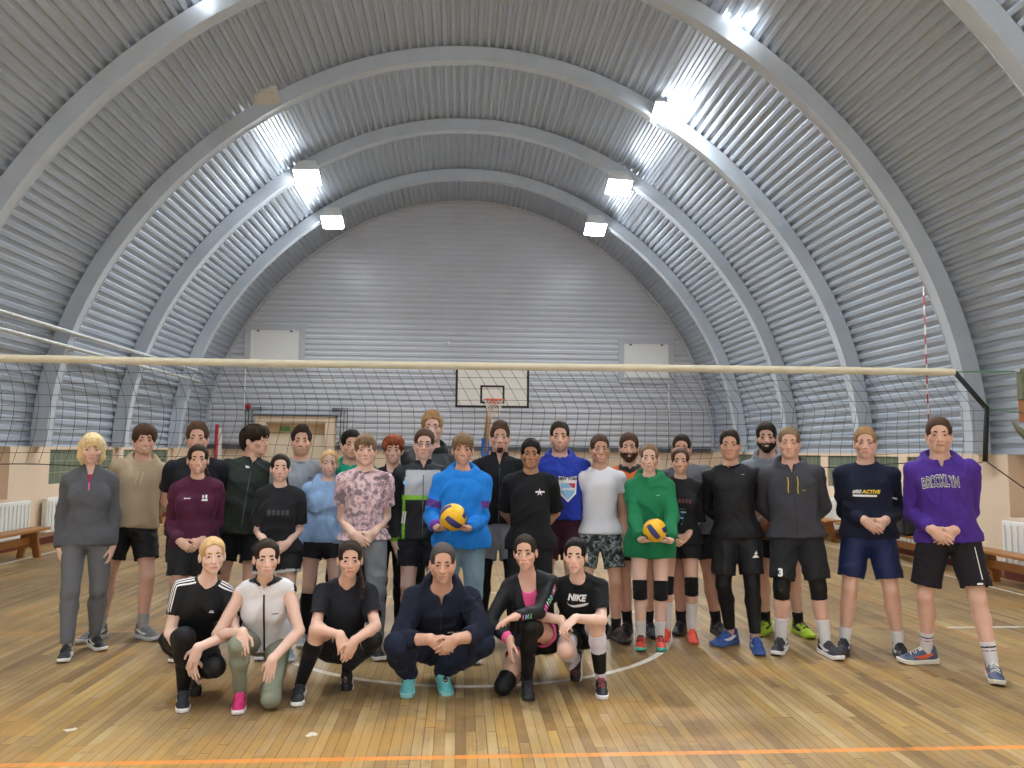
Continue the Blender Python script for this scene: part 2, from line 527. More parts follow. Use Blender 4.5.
# two high windows in the gable
for k, (xa, xb, za, zb) in enumerate(((-5.91, -4.58, 4.06, 4.98), (4.75, 6.06, 3.80, 4.77))):
    fr = MB()
    t = 0.17
    fr.box((xa - t, Y1 - 0.05, za - t), (xa, Y1 + 0.04, zb + t)).box((xb, Y1 - 0.05, za - t), (xb + t, Y1 + 0.04, zb + t))
    fr.box((xa, Y1 - 0.05, zb), (xb, Y1 + 0.04, zb + t)).box((xa, Y1 - 0.05, za - t), (xb, Y1 + 0.04, za))
    wobj = struct(fr.build('window_%d' % (7 + k), M['frame_grey']))
    MB().bbox((xa + 0.003, Y1 - 0.035, za + 0.003), (xb - 0.003, Y1 + 0.01, zb - 0.003), 0.01).build('panel', M['white_soft'], wobj)
    fr2 = MB()
    fr2.box((xa + 0.002, Y1 - 0.06, za), (xa + 0.05, Y1 - 0.036, zb)).box((xb - 0.05, Y1 - 0.06, za), (xb - 0.002, Y1 - 0.036, zb))
    fr2.box((xa + 0.05, Y1 - 0.06, zb - 0.05), (xb - 0.05, Y1 - 0.036, zb)).box((xa + 0.05, Y1 - 0.06, za), (xb - 0.05, Y1 - 0.036, za + 0.05))
    fr2.build('sash', M['white'], wobj)
    MB().box(((xa + xb) / 2 - 0.5, Y1 - 0.075, zb - 0.04), ((xa + xb) / 2 - 0.42, Y1 - 0.06, zb)).box(((xa + xb) / 2 + 0.42, Y1 - 0.075, zb - 0.04), ((xa + xb) / 2 + 0.5, Y1 - 0.06, zb)).build('hinge', M['dark_trim'], wobj)
# ------------------------------------------------------------------ floodlights
def floodlight(x, y, z, lit, label, tilt, power=1.0):
    t = thing('floodlight', label, 'ceiling light', (x, y, z), 0.0, None)
    ry = Matrix.Rotation(tilt, 3, 'Y') @ Matrix.Rotation(-0.42, 3, 'X')
    def T(mb):
        mb.v = [tuple(ry @ Vector(v)) for v in mb.v]
        return mb
    # tapering housing, wide at the lens
    a, b = 0.22, 0.27
    hv = [(-a * .85, -a * .72, 0.24), (a * .85, -a * .72, 0.24), (a * .85, a * .72, 0.24), (-a * .85, a * .72, 0.24),
          (-b, -b * .85, -0.10), (b, -b * .85, -0.10), (b, b * .85, -0.10), (-b, b * .85, -0.10)]
    hf = [(0, 1, 2, 3), (0, 4, 5, 1), (1, 5, 6, 2), (2, 6, 7, 3), (3, 7, 4, 0), (4, 7, 6, 5)]
    T(MB().add(hv, hf)).build('housing', M['lamp_white'], t)
    ln = MB()
    lens = [(-b * .96, -b * .82, -0.102), (b * .96, -b * .82, -0.102), (b * .96, b * .82, -0.102), (-b * .96, b * .82, -0.102),
            (-b * .8, -b * .66, -0.165), (b * .8, -b * .66, -0.165), (b * .8, b * .66, -0.165), (-b * .8, b * .66, -0.165)]
    ln.add(lens, [(3, 2, 1, 0), (4, 5, 6, 7)[::-1], (0, 1, 5, 4), (1, 2, 6, 5), (2, 3, 7, 6), (3, 0, 4, 7)])
    T(ln).build('lens', M['lens'] if lit else M['lamp_lens_off'], t)
    br = MB().tube([(-0.20, 0.02, 0.12), (-0.20, 0.10, 0.30), (0.20, 0.10, 0.30), (0.20, 0.02, 0.12)], 0.014, 6)
    # hanger up to the rib
    top = Vector((x, y, z))
    rr = math.hypot(x - CX, z - Z0)
    dirv = Vector(((x - CX) / rr, 0, (z - Z0) / rr))
    th = math.atan2(z - Z0, x - CX)
    ax, az = arch(th, RV - 0.26)
    L = math.hypot(ax - x, az - z)
    br.tube([(0, 0.10, 0.30), (dirv.x * L, 0.10, dirv.z * L)], 0.02, 6)
    br.build('bracket', M['lamp_white'], t)
    if lit:
        ld = bpy.data.lights.new('floodlight_beam', 'AREA')
        ld.spread = math.radians(160); ld.shape = 'RECTANGLE'; ld.size = 0.42; ld.size_y = 0.36
        ld.energy = LAMP_W * power; ld.color = LAMP_COL
        lo = bpy.data.objects.new('beam', ld)
        COL.objects.link(lo)
        lo.parent = t
        q = ry.to_4x4()
        lo.matrix_local = Matrix.Translation(ry @ Vector((0, 0, -0.172))) @ q
        # the bulging lens also throws light sideways and up along the vault
        pd = bpy.data.lights.new('floodlight_spill', 'POINT')
        pd.shadow_soft_size = 0.16; pd.energy = LAMP_W * power * 0.05; pd.color = LAMP_COL
        po = bpy.data.objects.new('spill', pd)
        COL.objects.link(po)
        po.parent = t
        po.matrix_local = Matrix.Translation(ry @ Vector((0, 0, -0.34)))
    return t

LX = 3.42
for k, y in enumerate(RIBS):
    yy = y - 0.12
    for s in (-1, 1):
        if y > 20 or y < -6:
            continue
        if y > 9:
            pos = {10.45: ((-3.6, 8.1), (3.98, 7.98)), 13.51: ((-3.5, 7.85), (3.68, 7.85)), 16.57: ((-3.32, 7.52), (3.42, 7.52)), 19.63: ((-3.28, 7.46), (3.44, 7.46))}[round(y, 2)][0 if s < 0 else 1]
        else:
            pos = (CX + s * 3.6, 7.95)
        dead = (s < 0 and round(y, 2) == 13.51)
        nm = 'left' if s < 0 else 'right'
        which = {10.45: 'nearest, cut by the frame top', 13.51: 'large, hung from the second rib in view', 16.57: 'middle one of its row down the vault', 19.63: 'farthest, nearest the end wall'}.get(round(y, 2))
        if dead:
            lab = 'unlit white floodlight box on the left of the vault'
        elif which:
            lab = 'lit floodlight, %s side, %s' % (nm, which)
        else:
            lab = 'lit floodlight out of frame, %s side, %s' % (nm, {1: 'rearmost, added front fill', 2: 'far behind the photographer, added front fill', 3: 'above the photographer', 4: 'just ahead of the photographer'}.get(k, 'over the crouching row'))
        floodlight(pos[0], yy, pos[1], not dead, lab, s * 0.04, .45 if y > 15 else (.72 if y > 9 else (.9 if y > 3 else 3.2)))  # two unseen lamp rows behind the camera are added and boosted as front fill

# ------------------------------------------------------------------ volleyball net
NY = 7.5
def net_edge(v):
    """left and right edge x and z at v (0 top .. 1 bottom)"""
    pr = [(0.0, 5.00, 2.475), (0.42, 5.32, 2.11), (1.0, 5.28, 1.575)]
    for (a, xa, za), (b, xb, zb) in zip(pr, pr[1:]):
        if v <= b:
            t = (v - a) / (b - a)
            return xa + (xb - xa) * t, za + (zb - za) * t
    return pr[-1][1:]
rn = random.Random(5)
def netpt(u, v):
    xr, zr = net_edge(v)
    xl, zl = -4.72 + 0.12 * math.sin(v * 3), 2.47 - v * 0.985
    x = xl + (xr - xl) * u
    sag = -0.035 * math.sin(PI * u) * (0.25 + v)
    z = zl + (zr - zl) * u ** 3 + sag + 0.012 * math.sin(u * 37 + v * 5) * v
    x += 0.035 * math.sin(v * 5.5 + u * 23) * (0.3 + v) * 0.6
    y = NY + 0.05 * math.sin(v * 2.6 + u * 6)
    return (x, y, z)
net = thing('volleyball_net', 'wide black mesh volleyball net with a cream top tape strung across the hall', 'net', (CX, NY, 0))
def nb(mb, name, m, smooth=True):
    return _off(mb, name, m)
def _off(mb, name, m):
    mb.v = [(a - CX, b - NY, c) for a, b, c in mb.v]
    return mb.build(name, m, net, True)
mesh = MB()
NU, NV = 88, 9
for i in range(NU + 1):
    u = i / NU
    mesh.tube([netpt(u, v / 12) for v in range(13)], 0.0021, 4, cap=False)
for j in range(1, NV):
    v = j / NV
    mesh.tube([netpt(i / 70, v) for i in range(71)], 0.0021, 4, cap=False)
nb(mesh, 'netting', M['black_cord'])
tp = MB()
vs, fs = [], []
for i in range(81):
    u = i / 80
    x, y, z = netpt(u, 0.0)
    hh = 0.036 if u < 0.99 else 0.03
    vs += [(x, y - 0.006, z + hh), (x, y - 0.006, z - hh), (x, y + 0.006, z - hh), (x, y + 0.006, z + hh)]
for i in range(80):
    for k in range(4):
        fs.append((i * 4 + k, i * 4 + (k + 1) % 4, i * 4 + 4 + (k + 1) % 4, i * 4 + 4 + k))
fs += [(0, 1, 2, 3), (320, 323, 322, 321)]
tp.add(vs, fs)
nb(tp, 'top_tape', M['tape'])
nb(MB().tube([netpt(i / 70, 1.0) for i in range(71)], 0.005, 6), 'bottom_cord', M['black_cord'])
sb = MB()
e0, e1, e2 = (5.0, 2.475), (5.32, 2.11), (5.28, 1.575)
def band(p, q, wd):
    d = Vector((q[0] - p[0], 0, q[1] - p[1])).normalized()
    n = Vector((-d.z, 0, d.x)) * wd / 2
    P, Q = Vector((p[0], NY, p[1])), Vector((q[0], NY, q[1]))
    o = Vector((0, 0.005, 0))
    c = [P - n - o, P + n - o, Q + n - o, Q - n - o, P - n + o, P + n + o, Q + n + o, Q - n + o]
    sb.add(c, [(0, 1, 2, 3), (7, 6, 5, 4), (0, 4, 5, 1), (1, 5, 6, 2), (2, 6, 7, 3), (3, 7, 4, 0)])
band(e0, e1, 0.05); band((e1[0], e1[1] + 0.02), e2, 0.05)
nb(sb, 'side_band', M['black'])
PX = 5.90
rp = MB().tube([(4.99, NY, 2.478), (PX, NY, 2.50)], 0.007, 6).tube([(5.33, NY, 2.11), (PX, NY, 2.05)], 0.006, 6)
nb(rp, 'tie_rope', M['green_rope'])
nb(MB().tube([(5.29, NY, 1.58), (PX, NY, 1.16)], 0.006, 6), 'bottom_tie_rope', M['black_cord'])
for xx, nm, lab in ((4.69, 'net_antenna', 'thin red and white striped antenna rod standing on the right end of the net'),):
    tag(MB().tube([(xx, NY - 0.02, 1.45), (xx, NY - 0.02, 3.36)], 0.007, 8).build(nm, M['antenna'], None, True, (xx, NY - 0.02, 1.45)), lab, 'antenna')
for sx, lab in ((1, 'olive net post with pulley and strap at the right end of the net'), (-1, 'olive net post at the left end of the net, outside the frame')):
    X = PX + 0.05 if sx > 0 else -5.62
    po = thing('net_post', lab, 'post', (X, NY, 0))
    MB().tube([(0, 0, 0), (0, 0, 2.56)], 0.05, 16).build('pole', M['olive'], po, True)
    MB().bbox((-0.16 if sx > 0 else -0.14, -0.14, 0), (0.16, 0.14, 0.03), 0.008).build('foot_plate', M['olive'], po)
    MB().bbox((-sx * 0.17 - 0.10, -0.05, 2.20), (-sx * 0.17 + 0.10, 0.05, 2.53), 0.015).build('tension_housing', M['olive'], po)
    MB().tube([(-sx * 0.30, 0, 2.50), (-sx * 0.24, 0, 2.50)], 0.022, 10).tube([(-sx * 0.32, 0, 2.50), (-sx * 0.25, 0, 2.49)], 0.010, 8).build('pulley', M['frame_grey'], po)
    MB().bbox((-sx * 0.23 - 0.025, -0.055, 1.98), (-sx * 0.23 + 0.035, 0.055, 2.21), 0.006).build('strap', M['strap'], po)
    MB().tube([(-sx * 0.36, 0, 1.98), (-sx * 0.28, 0, 1.88), (-sx * 0.2, 0, 1.82), (-sx * 0.05, 0, 1.80)], [0.012, 0.035, 0.05, 0.045], 8).build('winch_crank', M['olive'], po, True)
    MB().tube([(-sx * 0.27, -0.03, 2.48), (-sx * 0.25, -0.03, 2.22), (-sx * 0.26, -0.03, 2.08)], 0.006, 5).build('hanging_cord', M['green_rope'], po)

# ------------------------------------------------------------------ basketball stand
BX, BY = 0.80, 19.1
bk = thing('basketball_hoop', 'white basketball backboard with orange rim on a blue padded stand', 'basketball hoop', (BX, BY, 0))
MB().bbox((-0.905, 0.0, 2.70), (0.905, 0.03, 3.75), 0.006).build('backboard', M['board_white'], bk)
def frame_rect(mb, xa, xb, za, zb, t, y0, y1):
    mb.box((xa, y0, za), (xa + t, y1, zb)).box((xb - t, y0, za), (xb, y1, zb)).box((xa + t, y0, zb - t), (xb - t, y1, zb)).box((xa + t, y0, za), (xb - t, y1, za + t))
    return mb
frame_rect(MB(), -0.91, 0.91, 2.695, 3.755, 0.055, -0.008, 0.036).build('border', M['black'], bk)
frame_rect(MB(), -0.30, 0.30, 2.80, 3.25, 0.05, -0.006, 0.004).build('target_square', M['black'], bk)
RC = (0.02, -0.40, 2.87)
rim = MB().tube([(RC[0] + 0.235 * math.cos(a), RC[1] + 0.235 * math.sin(a), RC[2]) for a in [2 * PI * k / 28 for k in range(28)]], 0.013, 8, closed=True)
rim.box((RC[0] - 0.08, -0.18, 2.80), (RC[0] + 0.08, -0.005, 2.885))
rim.tube([(RC[0] - 0.16, RC[1] + 0.17, 2.865), (RC[0], -0.02, 2.74), (RC[0] + 0.16, RC[1] + 0.17, 2.865)], 0.011, 6)
rim.build('rim', M['rim'], bk, True)
hn = MB()
rings = [(0.23, 0.0), (0.20, -0.11), (0.165, -0.22), (0.14, -0.32), (0.135, -0.42)]
for k in range(12):
    for sg in (1, -1):
        hn.tube([(RC[0] + r * math.cos(2 * PI * (k + sg * 0.5 * i) / 12), RC[1] + r * math.sin(2 * PI * (k + sg * 0.5 * i) / 12), RC[2] + dz) for i, (r, dz) in enumerate(rings)], 0.006, 5)
hn.build('net', M['netcord'], bk)
MB().tube([(-0.12, 1.35, 1.9), (-0.06, 0.7, 2.65), (0, 0.05, 3.1)], 0.055, 10).tube([(-0.12, 1.35, 1.5), (0, 0.05, 2.75)], 0.035, 8).build('arm', M['pole_beige'], bk, True)
MB().tube([(-0.12, 1.38, 0.1), (-0.12, 1.38, 1.98)], 0.06, 12).build('pole', M['pole_beige'], bk, True)
MB().bbox((-0.22, 1.24, 0.2), (-0.02, 1.34, 1.98), 0.02).build('pole_pad', M['blue_pad'], bk)
MB().bbox((-0.5, 1.0, 0.0), (0.3, 2.4, 0.2), 0.02).build('base', M['blue_pad'], bk)

# ------------------------------------------------------------------ pipes, bell, conduits, sensor
for k, (z, lab) in enumerate(((3.56, 'upper pale heating pipe running along the left side of the vault'), (3.31, 'lower pale heating pipe running along the left side of the vault'))):
    pp = thing('heating_pipe', lab, 'pipe', (-6.53, 0, 0))
    MB().tube([(0, 2.0, z), (0, 19.9, z), (-0.12, 20.0, z), (-0.30, 20.0, z)], 0.035, 10).build('pipe', M['pipe'], pp, True)
    for y in RIBS:
        if 2 < y < 20:
            MB().box((-0.22, y - 0.02, z - 0.055), (0.005, y + 0.02, z - 0.034)).build('bracket', M['rib'], pp)
bl = thing('alarm_bell', 'small red alarm bell on the gable left of the door', 'alarm bell', (-5.92, Y1, 2.82))
MB().tube([(0, 0.0, 0), (0, -0.03, 0), (0, -0.07, 0), (0, -0.09, 0)], [0.075, 0.08, 0.06, 0.02], 16).build('gong', M['red'], bl, True)
MB().bbox((-0.03, -0.04, -0.14), (0.03, 0, -0.07), 0.004).build('wire_box', M['dark_trim'], bl)
for x, z0_, z1_, lab in ((-6.03, 1.75, 3.95, 'thin white conduit running down the gable beside the alarm bell'), (6.07, 1.75, 3.66, 'thin white conduit running down the gable under the right window')):
    tag(MB().tube([(x, Y1 - 0.02, z0_), (x, Y1 - 0.02, z1_)], 0.018, 6).build('conduit', M['white'], None, True), lab, 'conduit')
for sx, xa, lab in ((-1, DX0 - 0.14, 'grey cable bracket hugging the left side of the door portal'), (1, DX1 + 0.14, 'grey cable bracket hugging the right side of the door portal')):
    cb = MB()
    for q in (0.0, 0.09, 0.18):
        cb.tube([(xa - sx * 0.1 + sx * q, Y1 - 0.05, 1.8 + q * 0.3), (xa + sx * q, Y1 - 0.05, 1.9), (xa + sx * q, Y1 - 0.05, 2.72 + q * 0.4), (xa - sx * 0.25, Y1 - 0.05, 2.72 + q * 0.4)], 0.014, 6)
    tag(cb.build('cable_bracket', M['dark_trim'], None, True), lab, 'cables')
tag(MB().tube([(-0.36, Y1 + 0.03, 4.70), (-0.36, Y1 - 0.05, 4.70), (-0.36, Y1 - 0.09, 4.68)], [0.05, 0.05, 0.03], 12).build('wall_sensor', M['white'], None, True), 'tiny white sensor on the bare middle of the gable', 'sensor')
hs = thing('hose_reel', 'narrow red and white marker stand against the back wall left of the door', 'marker', (-6.66, 21.9, 0))
MB().tube([(0, 0, 0.02), (0, 0, 2.3)], 0.05, 10).build('post', M['red'], hs, True)
MB().box((0.05, -0.02, 1.35), (0.14, 0.02, 2.2)).build('flag', M['white'], hs)
MB().bbox((-0.2, -0.2, 0), (0.2, 0.2, 0.03), 0.005).build('foot', M['dark_trim'], hs)
hs.name = 'marker_stand'

# ------------------------------------------------------------------ benches
def bench(x, y0, y1, label):
    t = thing('gym_bench', label, 'bench', (x, (y0 + y1) / 2, 0), 0, 'long wooden gym benches along the walls')
    L = (y1 - y0) / 2
    MB().bbox((-0.15, -L, 0.385), (0.15, L, 0.425), 0.008).build('seat', M['wood'], t)
    for s in (-1, 1):
        yc = s * (L - 0.30)
        # splayed board with an arch cut out of the foot
        pts = [(-0.11, 0.385), (-0.17, 0.0), (-0.075, 0.0), (-0.05, 0.13), (0.0, 0.17), (0.05, 0.13), (0.075, 0.0), (0.17, 0.0), (0.11, 0.385)]
        n = len(pts)
        vs = [(a, yc - 0.02, b) for a, b in pts] + [(a, yc + 0.02, b) for a, b in pts]
        # front and back split into convex pieces
        quads = [(0, 1, 2, 3), (0, 3, 4), (0, 4, 8), (4, 5, 8), (8, 5, 6, 7)]
        fs = [q for q in quads] + [tuple(i + n for i in q[::-1]) for q in quads] + [(i, i + n, (i + 1) % n + n, (i + 1) % n) for i in range(n)]
        MB().add(vs, fs).build('leg', M['wood_leg'], t)
    MB().box((-0.02, -L + 0.32, 0.20), (0.02, L - 0.32, 0.30)).build('stretcher', M['wood_leg'], t)
    return t
bench(6.86, 6.4, 10.1, 'long wooden bench by the right wall, nearest, beside the man in the purple hoodie')
bench(6.86, 10.7, 13.6, 'long wooden bench by the right wall carrying the dark sports bag')
bench(6.86, 13.9, 16.8, 'long wooden bench by the right wall, farthest, under the glass blocks')
bench(-6.38, 8.9, 12.5, 'long wooden bench by the left wall, nearest, left of the blonde woman')
bench(-6.60, 14.9, 17.9, 'long wooden bench by the left wall, farther off, behind the beige hoodie')

# ------------------------------------------------------------------ radiators
def radiator(X, sg, y0, y1, label):
    t = thing('radiator', label, 'radiator', (X, (y0 + y1) / 2, 0), 0, 'white panel radiators under the windows')
    L = (y1 - y0) / 2
    xa, xb = sorted((-sg * 0.13, -sg * 0.04))
    MB().bbox((xa, -L, 0.20), (xb, L, 0.78), 0.015).build('panel', M['white'], t)
    rb = MB()
    n = int(2 * L / 0.11)
    for k in range(n):
        yy = -L + 0.06 + k * (2 * L - 0.12) / max(1, n - 1)
        rb.bbox((-sg * 0.137 - 0.008, yy - 0.018, 0.25), (-sg * 0.137 + 0.008, yy + 0.018, 0.73), 0.004)
    rb.build('flutes', M['white'], t)
    MB().tube([(-sg * 0.08, L - 0.02, 0.24), (-sg * 0.08, L + 0.07, 0.24), (-sg * 0.08, L + 0.07, 0.03)], 0.014, 8).build('feed_pipe', M['pipe'], t, True)
radiator(XR, 1, 6.9, 9.95, 'white radiator on the right wall behind the nearest bench')
radiator(XR, 1, 10.9, 12.9, 'white radiator on the right wall behind the sports bag')
radiator(XR, 1, 13.1, 15.6, 'white radiator on the right wall behind the charcoal hoodie man')
radiator(XL, -1, 10.0, 13.2, 'white radiator on the left wall behind the nearest bench')
radiator(XL, -1, 13.7, 16.3, 'white radiator on the left wall beside the fleece woman')

# ------------------------------------------------------------------ sports bag
bg = thing('sports_bag', 'black sports bag with a white cross print on the right bench', 'bag', (6.80, 11.60, 0.425))
bm = bmesh.new()
bmesh.ops.create_cube(bm, size=1)
for v in bm.verts:
    v.co = Vector((v.co.x * 0.30, v.co.y * 0.62, (v.co.z + 0.5) * 0.34))
bmesh.ops.subdivide_edges(bm, edges=bm.edges[:], cuts=6, use_grid_fill=True)
for v in bm.verts:
    k = (v.co.z / 0.34)
    f = 1 - 0.22 * max(0, k - 0.4) ** 1.3 + 0.03 * math.sin(v.co.y * 31) * math.sin(k * 9)
    v.co.x *= f; v.co.y *= f * (0.97 + 0.03 * math.cos(k * 6))
    if k > 0.9:
        v.co.z += 0.015 * math.cos(v.co.y * 8)
bmesh.ops.bevel(bm, geom=[e for e in bm.edges if e.calc_face_angle(0) > 0.8], offset=0.03, segments=3, affect='EDGES')
me = bpy.data.meshes.new('body'); bm.to_mesh(me); bm.free()
me.materials.append(plain('black_nylon', hexc('#1d1e24'), 0.7, 0, 0.2, 30)); me.polygons.foreach_set('use_smooth', [True] * len(me.polygons))
ob = bpy.data.objects.new('body', me); COL.objects.link(ob); ob.parent = bg
cr = MB().box((-0.172, 0.05, 0.05), (-0.158, 0.075, 0.24)).box((-0.172, 0.0, 0.18), (-0.158, 0.125, 0.20)).box((-0.172, 0.02, 0.04), (-0.158, 0.105, 0.055))
cr.build('cross_print', M['white'], bg)
for s in (-0.07, 0.07):
    MB().tube([(s, -0.16, 0.31), (s * 1.1, -0.10, 0.42), (s * 1.1, 0.06, 0.43), (s, 0.14, 0.31)], 0.012, 6).build('handle', M['black'], bg, True)
# ------------------------------------------------------------------ figures: implicit shapes meshed with surface nets
f32 = np.float32
def V(*a):
    return np.array(a, dtype=float)
def nrm(v):
    v = np.asarray(v, float)
    return v / (np.linalg.norm(v) + 1e-12)

class Field:
    def __init__(s, xs, ys, zs):
        s.x, s.y, s.z = (np.asarray(a, f32) for a in (xs, ys, zs))
        s.F = np.full((len(xs), len(ys), len(zs)), 1.0, f32)
    def rng(s, lo, hi):
        r = []
        for a, l, h in zip((s.x, s.y, s.z), lo, hi):
            i = max(0, int(np.searchsorted(a, l)) - 1); j = min(len(a), int(np.searchsorted(a, h)) + 1)
            if j - i < 1:
                return None
            r.append(slice(i, j))
        return tuple(r)
    def pts(s, r):
        return s.x[r[0]][:, None, None], s.y[r[1]][None, :, None], s.z[r[2]][None, None, :]
    def add(s, prim, k=0.012):
        lo, hi, fn = prim
        m = k + 0.02
        r = s.rng(np.asarray(lo) - m, np.asarray(hi) + m)
        if r is None:
            return s
        d = fn(*s.pts(r)).astype(f32)
        a = s.F[r]
        if k > 0:
            h = np.maximum(k - np.abs(a - d), 0) / k
            s.F[r] = np.minimum(a, d) - h * h * (k * 0.25)
        else:
            s.F[r] = np.minimum(a, d)
        return s
    def sub(s, prim, k=0.006):
        lo, hi, fn = prim
        m = k + 0.02
        r = s.rng(np.asarray(lo) - m, np.asarray(hi) + m)
        if r is None:
            return s
        d = -fn(*s.pts(r)).astype(f32)
        a = s.F[r]
        if k > 0:
            h = np.maximum(k - np.abs(a - d), 0) / k
            s.F[r] = np.maximum(a, d) + h * h * (k * 0.25)
        else:
            s.F[r] = np.maximum(a, d)
        return s
    def cut(s, p, n):
        """remove everything on the side n points to"""
        n = nrm(n)
        d = (s.x[:, None, None] - p[0]) * n[0] + (s.y[None, :, None] - p[1]) * n[1] + (s.z[None, None, :] - p[2]) * n[2]
        s.F = np.maximum(s.F, d.astype(f32))
        return s
    def mesh(s):
        F = s.F
        S = (F < 0)
        c = np.zeros((F.shape[0] - 1, F.shape[1] - 1, F.shape[2] - 1), np.uint8)
        for a in (0, 1):
            for b in (0, 1):
                for d in (0, 1):
                    c += S[a:F.shape[0] - 1 + a, b:F.shape[1] - 1 + b, d:F.shape[2] - 1 + d]
        act = (c > 0) & (c < 8)
        idx = np.argwhere(act)
        if len(idx) == 0:
            return np.zeros((0, 3)), np.zeros((0, 4), int)
        i, j, k = idx.T
        X = [s.x, s.y, s.z]
        corners = [(a, b, d) for a in (0, 1) for b in (0, 1) for d in (0, 1)]
        val = {q: F[i + q[0], j + q[1], k + q[2]] for q in corners}
        acc = np.zeros((len(i), 3)); cnt = np.zeros(len(i))
        ijk = (i, j, k)
        for q in corners:
            for ax in range(3):
                if q[ax]:
                    continue
                q2 = list(q); q2[ax] = 1; q2 = tuple(q2)
                v0, v1 = val[q], val[q2]
                m = (v0 < 0) != (v1 < 0)
                t = np.where(m, v0 / np.where(m, v0 - v1, 1), 0)
                for a2 in range(3):
                    base = X[a2][ijk[a2] + q[a2]]
                    if a2 == ax:
                        base = base + t * (X[a2][ijk[a2] + 1] - X[a2][ijk[a2]])
                    acc[:, a2] += np.where(m, base, 0)
                cnt += m
        P = acc / cnt[:, None]
        vid = np.full(act.shape, -1, np.int32)
        vid[i, j, k] = np.arange(len(i))
        faces = []
        # edges along each axis
        for ax in range(3):
            sl0 = [slice(None)] * 3; sl1 = [slice(None)] * 3
            sl0[ax] = slice(0, -1); sl1[ax] = slice(1, None)
            A, B = S[tuple(sl0)], S[tuple(sl1)]
            o = [a for a in range(3) if a != ax]
            inner = [slice(None)] * 3
            inner[o[0]] = slice(1, -1); inner[o[1]] = slice(1, -1)
            e = np.argwhere((A != B)[tuple(inner)])
            if len(e) == 0:
                continue
            e = e.copy(); e[:, o[0]] += 1; e[:, o[1]] += 1
            inside = A[e[:, 0], e[:, 1], e[:, 2]]
            def cell(da, db):
                q = e.copy(); q[:, o[0]] += da; q[:, o[1]] += db
                return vid[q[:, 0], q[:, 1], q[:, 2]]
            quad = np.stack([cell(-1, -1), cell(0, -1), cell(0, 0), cell(-1, 0)], 1)
            flip = inside if ax != 1 else ~inside
            quad[~flip] = quad[~flip][:, ::-1]
            faces.append(quad)
        Q = np.concatenate(faces)
        return P, Q[(Q >= 0).all(1)]

# primitives: (lo, hi, fn)
def cone(a, b, ra, rb):
    a = np.asarray(a, float); b = np.asarray(b, float)
    lo = np.minimum(a - ra, b - rb); hi = np.maximum(a + ra, b + rb)
    ba = b - a; L2 = float(ba @ ba) + 1e-12
    def fn(x, y, z):
        px, py, pz = x - a[0], y - a[1], z - a[2]
        t = np.clip((px * ba[0] + py * ba[1] + pz * ba[2]) / L2, 0, 1)
        return np.sqrt((px - t * ba[0]) ** 2 + (py - t * ba[1]) ** 2 + (pz - t * ba[2]) ** 2) - (ra + (rb - ra) * t)
    return lo, hi, fn
def ell(c, r, R=None):
    c = np.asarray(c, float); r = np.asarray(r, float)
    R = np.eye(3) if R is None else np.asarray(R)      # columns = axes
    m = np.abs(R) @ r
    def fn(x, y, z):
        px, py, pz = x - c[0], y - c[1], z - c[2]
        q = [px * R[0, i] + py * R[1, i] + pz * R[2, i] for i in range(3)]
        k0 = np.sqrt((q[0] / r[0]) ** 2 + (q[1] / r[1]) ** 2 + (q[2] / r[2]) ** 2)
        k1 = np.sqrt((q[0] / r[0] ** 2) ** 2 + (q[1] / r[1] ** 2) ** 2 + (q[2] / r[2] ** 2) ** 2) + 1e-9
        return k0 * (k0 - 1) / k1
    return c - m, c + m, fn
def flatcone(a, b, ra, rb, n, fl, ext=0.0):
    """cone squashed along n by factor fl; ends cut square when ext>0 (cavities, cuffs)"""
    a = np.asarray(a, float); b = np.asarray(b, float); n = nrm(n)
    R = max(ra, rb)
    lo = np.minimum(a, b) - R; hi = np.maximum(a, b) + R
    ba = b - a; L2 = float(ba @ ba) + 1e-12
    def fn(x, y, z):
        px, py, pz = x - a[0], y - a[1], z - a[2]
        t = np.clip((px * ba[0] + py * ba[1] + pz * ba[2]) / L2, 0, 1)
        dx, dy, dz = px - t * ba[0], py - t * ba[1], pz - t * ba[2]
        w = (dx * n[0] + dy * n[1] + dz * n[2]) * (1 / fl - 1)
        return (np.sqrt((dx + w * n[0]) ** 2 + (dy + w * n[1]) ** 2 + (dz + w * n[2]) ** 2) - (ra + (rb - ra) * t)) * min(1.0, fl * 1.2)
    return lo, hi, fn
def cyl(a, b, ra, rb):
    """cone with flat ends"""
    a = np.asarray(a, float); b = np.asarray(b, float)
    R = max(ra, rb)
    lo = np.minimum(a, b) - R; hi = np.maximum(a, b) + R
    L = np.linalg.norm(b - a); ax = (b - a) / L
    def fn(x, y, z):
        px, py, pz = x - a[0], y - a[1], z - a[2]
        u = px * ax[0] + py * ax[1] + pz * ax[2]
        t = np.clip(u / L, 0, 1)
        rad = np.sqrt(np.maximum(px * px + py * py + pz * pz - u * u, 0)) - (ra + (rb - ra) * t)
        return np.maximum(rad, np.maximum(-u, u - L))
    return lo, hi, fn
